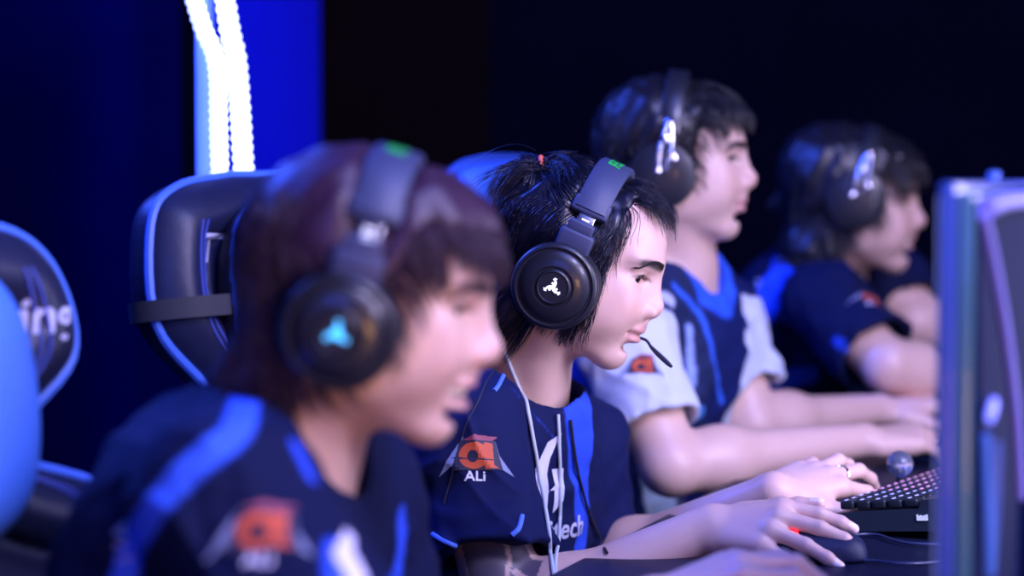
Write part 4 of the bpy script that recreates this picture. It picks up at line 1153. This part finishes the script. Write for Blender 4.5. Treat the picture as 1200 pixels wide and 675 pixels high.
m.box((.018, .28, .215), (.014, .548, tz-.045), .004); m.build('mid_frame', mat('monitor_teal_frame', (.05, .14, .20), .25, coat=.4), mon)
F = Field(); F.ell((.002, .28, .215), (.034, .50, .42), 0, F=MN); F.add(lambda Pt: MN.l(Pt)[:, 0]*-1+.024, MN.o, 2, .002, 'i')
F.add(lambda Pt: np.abs(MN.l(Pt)[:, 1]-.28)-.276, MN.o, 2, .01, 'i'); F.add(lambda Pt: np.abs(MN.l(Pt)[:, 2]-.215)-(tz-.05)/2, MN.o, 2, .01, 'i')
vs, qs = mesh_sdf(F, MN.o-V(.4, .4, .1), MN.o+V(.6, .9, .6), .005); raw_mesh('back_shell', vs, qs, M_mon, mon); tb = bvh(vs, qs)
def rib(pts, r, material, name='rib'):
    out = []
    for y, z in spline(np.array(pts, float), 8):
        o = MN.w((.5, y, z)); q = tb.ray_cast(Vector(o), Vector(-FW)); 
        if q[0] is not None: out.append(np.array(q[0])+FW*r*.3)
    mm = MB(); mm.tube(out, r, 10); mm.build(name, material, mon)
rib([(.025, zt-.020), (.06, zt-.018), (.12, zt-.016), (.36, zt-.016), (.50, zt-.014)], .008, M_rim_highlight)
rib([(.010, zt-.016), (.042, zt-.045), (.080, zt-.085), (.120, zt-.13), (.17, zt-.20), (.20, zt-.26)], .005, M_rim_highlight)
rib([(.020, zt-.19), (.032, zt-.24), (.050, zt-.30)], .005, mat('monitor_blue_rib', (.06, .18, .65), .3))
rib([(.075, zt-.20), (.072, zt-.25), (.060, zt-.30)], .004, mat('monitor_dim_rib', (.03, .09, .38), .3))
m = MB(Frame(MN.w((.036, .035, zt-.172)), MN.R)); m.box((0, 0, 0), (.006, .03, .010), .003, R=ypr(0, 0, 20)); m.build('led_reflection', mat('blue_led_reflection', (.2, .2, 1), .3, emit=(.16, .20, 1), es=1.6), mon)  # glowing bar standing for a blue reflection on the shell
m = MB(MN); m.box((.05, .28, .10), (.03, .07, .20), .008); m.build('stand_neck', M_plastic, mon)
m = MB(MN); m.prism([(-.06, .16), (.16, .10), (.18, .28), (.16, .46), (-.06, .40), (-.02, .28)], .0, .012, bev=.003); m.build('stand_foot', M_plastic, mon)

# ---------------------------------------------------------------- gaming chairs
M_cb = mat('chair_black_leather', (.014, .018, .055), .42, noise=.15, nscale=60, bump=.3, bscale=500)
M_cblue = mat('chair_blue_leather', (.06, .22, .85), .45, noise=.08, nscale=60, bump=.2, bscale=500)
M_cp = mat('chair_piping', (.07, .20, .80), .45); M_cst = mat('chair_stitching', (.06, .10, .45), .6); M_clogo = mat('chair_print', (.70, .74, .95), .5)
M_cq = mat('chair_quilted', (.012, .014, .07), .5, bump=.3, bscale=400)
def chair(o, yaw, rec, top, hw, label, pil_y=0., txt='TTRacing', txz=-.095, logo_y=-.05, pil=(.20, .18), seat=.36, pz_=-.165, pt=.060, ns=1., strap=True):
    """o: floor point under the seat's rear; backrest top at height top"""
    B0 = Frame(o, ypr(yaw, 0, 0)); root = empty('gaming_chair', o, label, 'chair', None)
    hb = (top-seat)/math.cos(math.radians(rec)); BF = Frame(B0.w((-.02, 0, seat)), B0.R@ypr(0, -rec, 0))
    prof = [(0, .20), (.05, .235), (.18, .265), (hb-.48*ns, .275), (hb-.36*ns, .235), (hb-.30*ns, hw*.62), (hb-.26*ns, hw*.66), (hb-.18*ns, hw), (hb-.06, hw*.97), (hb-.015, hw*.75), (hb, hw*.3)]
    prof = np.array(prof); zz = spline(prof, 6)
    outline = np.array([(y, z) for z, y in zz]+[(-y, z) for z, y in zz[::-1]])
    seg_a = outline; seg_b = np.roll(outline, -1, 0)
    def sd2(y, z):
        d = np.full(y.shape, 9.); 
        for (a0, a1), (b0, b1) in zip(seg_a, seg_b):
            ex, ey = b0-a0, b1-a1; t = np.clip(((y-a0)*ex+(z-a1)*ey)/(ex*ex+ey*ey+1e-12), 0, 1)
            d = np.minimum(d, np.hypot(y-a0-t*ex, z-a1-t*ey))
        return np.where(poly_in(y, z, outline), -d, d)
    def f(Pt):
        q = BF.l(Pt); s = sd2(q[:, 1], q[:, 2]); dep = -s
        th = .030+.022*np.exp(-((dep-.045)/.03)**2)+.0*q[:, 0]; groove = .006*np.exp(-((dep-.075)/.004)**2)
        quilt = .003*np.abs(np.sin(q[:, 1]*60+q[:, 2]*60)*np.sin(q[:, 1]*60-q[:, 2]*60))*(dep > .09)*(q[:, 2] < hb-.40)
        return smax(np.abs(q[:, 0]+.004)-th+groove-quilt, s, .03)
    far = BF.w((0, 0, hb)); lo = np.minimum(BF.o, far)-.36; hi = np.maximum(BF.o, far)+.36
    v, q = mesh_sdf(f, lo, hi, .0055, newton=1, B=18); back = raw_mesh('backrest', v, q, M_cb, root); bt = bvh(v, q)
    def on(y, z, off=.0, side=1):
        r = bt.ray_cast(Vector(BF.w((side*.4, y, z))), Vector(BF.d((-side, 0, 0)))); return None if r[0] is None else np.array(r[0])+np.array(r[1])*off
    m = MB(BF); c = outline*np.array([.985, .997]); c = c[2:-2]; m.tube([(.012, y, z) for y, z in c], .0065, 8); m.build('piping', M_cp, back)
    for ins in (.905, .86):
        for s in (-1, 1):
            pts = [on(s*y*(ins-.25*(0 if ins > .9 else .0))-s*.035, z, .001) for z, y in zz if .1 < z < hb-.05]
            pts = [p for p in pts if p is not None]
            if len(pts) > 4: m = MB(); m.tube(pts, .0016, 6); m.build('stitching', M_cst, back)
    # head pillow: black sides, blue face, with its strap around the backrest
    ph, pw = pil; pz = hb+pz_; PF = Frame(BF.w((.015+pt, pil_y, pz)), BF.R)
    prof_p = [(-.5, -.62), (-.5, .62), (-.36, .93), (0, 1.0), (.36, .93), (.5, .62), (.5, -.62), (.36, -.93), (0, -1.), (-.36, -.93)]
    Fp = Field(); Fp.ell((.0, 0, 0), (pt*1.25, pw*.62, ph*.66), 0, F=PF)
    Fp.add(lambda Pt: np.abs(PF.l(Pt)[:, 1])-pw/2, PF.o, 2, .03, 'i'); Fp.add(lambda Pt: np.abs(PF.l(Pt)[:, 0]-.0)-pt, PF.o, 2, .03, 'i')
    vp, qp = mesh_sdf(Fp, PF.o-.25, PF.o+.25, .006); lq = PF.l(vp)
    cc = np.where((lq[:, 0] > -.005)[:, None], np.array((.07, .24, .90)), np.array((.012, .014, .03)))
    raw_mesh('head_pillow', vp, qp, M_pil, root, True, cc)
    m = MB(BF); w_ = hw+.012 if strap else .05; sp = [(.075, -pw*.45, pz+.0), (.050, -w_*.8, pz), (.0, -w_-.004, pz), (-.045, -w_*.8, pz), (-.055, 0, pz), (-.045, w_*.8, pz), (.0, w_+.004, pz), (.050, w_*.8, pz), (.075, pw*.45, pz)]
    c = spline(sp, 6); vv = []; 
    for i, p in enumerate(c):
        t = nrm(c[min(i+1, len(c)-1)]-c[max(i-1, 0)]); nn = np.cross(t, V(0, 0, 1))
        for a, b in ((-1, -1), (1, -1), (1, 1), (-1, 1)): vv.append(p+nn*.0015*a+V(0, 0, .0125)*b)
    k = len(c); m.put(vv, [[i*4+j, i*4+(j+1) % 4, (i+1)*4+(j+1) % 4, (i+1)*4+j] for i in range(k-1) for j in range(4)])
    if strap: m.build('strap', M_matte, root)
    # printed lettering
    tv, tf = text_mesh(txt, .048, shear=.2); keep = []
    vv = [on(-(-x)*1.0+logo_y if False else x+logo_y, hb+txz+y, .0015) for x, y, z in tv]
    ff = [q_ for q_ in tf if all(vv[i] is not None for i in q_)]
    vv = [p if p is not None else BF.o for p in vv]; m = MB(); m.put(vv, ff); m.build('lettering', M_clogo, back, smooth=False)
    # seat, arms, base
    m = MB(B0); m.box((.22, 0, seat-.055), (.50, .44, .11), .04); m.build('seat', M_cb, root)
    for s in (-1, 1):
        m = MB(B0); m.box((.20, s*.235, seat-.03), (.42, .07, .12), .03); m.build('seat_bolster', M_cblue, root)
    m = MB(B0); m.lathe([(.028, .06), (.028, seat-.11), (.0001, seat-.11)], 20, F=Frame(B0.w((.2, 0, 0)), B0.R), axis='z'); m.build('gas_lift', M_steel, root)
    for k in range(5):
        a = 2*math.pi*k/5; CF = Frame(B0.w((.2, 0, 0)), B0.R@ypr(math.degrees(a), 0, 0))
        m = MB(CF); m.tube([(0, 0, .085), (.15, 0, .080), (.29, 0, .066)], [.026, .020, .014], 8); lg = m.build('leg', M_plastic, root)
        m = MB(CF); 
        for s in (-1, 1): m.lathe([(.0001, -.008), (.026, -.008), (.028, 0), (.026, .008), (.0001, .008)], 20, F=Frame(CF.w((.29, s*.014, .028)), CF.R))
        m.tube([(.29, 0, .028), (.29, 0, .060)], .007, 8); m.build('caster', M_matte, lg)
    return root
M_pil = mat('pillow_cloth', vcol=True, rough=.6, noise=.1, nscale=80, bump=.2, bscale=400)
def chair_at(u, v, D, yaw, rec, hw, label, **k):
    """backrest top centre seen at (u, v)"""
    t = P(u, v, D); seat = k.get('seat', .36); hgt = t[2]-seat; R = ypr(yaw, 0, 0); back = V(-1, 0, 0)@R.T*math.tan(math.radians(rec))*hgt
    o = t-back+V(.02, 0, 0)@R.T; o[2] = 0; return chair(o, yaw, rec, t[2], hw, label, **k)
chair_at(303, 205, 3.02, -42, 8, .20, 'gaming chair with blue piping and strapped head pillow in front of the light tower', pil_y=-.035)
chair_at(-162, 258, 2.05, -42, 8, .20, logo_y=.085, ns=.72, strap=False, label= 'large blurred blue gaming chair cut off by the left edge of the photo')
chair_at(584, 186, 3.75, -42, 8, .15, 'blurred gaming chair behind the middle player with bright blue head pillow', pz_=-.052, pil=(.06, .22), pil_y=-.045, pt=.034)
ck = empty('monitor_clip', MN.w((.02, .20, zt+.012)), 'tiny silver clip standing on the top edge of the monitor', 'clip')
m = MB(Frame(MN.w((.012, .20, zt)), MN.R)); m.box((0, 0, .003), (.008, .014, .008), .002); m.build('clip_body', M_cp, ck)
m = MB(); m.lathe([(.0001, -.002), (.005, -.002), (.005, .002), (.0001, .002)], 20, F=Frame(MN.w((.012, .212, zt+.005)), MN.R)); m.build('clip_ring', M_chrome, ck)

# ---------------------------------------------------------------- groups of repeats
for o in bpy.context.scene.objects:
    if o.parent is None and 'category' in o:
        gname = {'person': 'players seated along the table', 'headset': 'headsets worn by the players', 'chair': 'gaming chairs behind the players', 'cable': 'thin cables'}.get(o['category'])
        if gname: o['group'] = gname
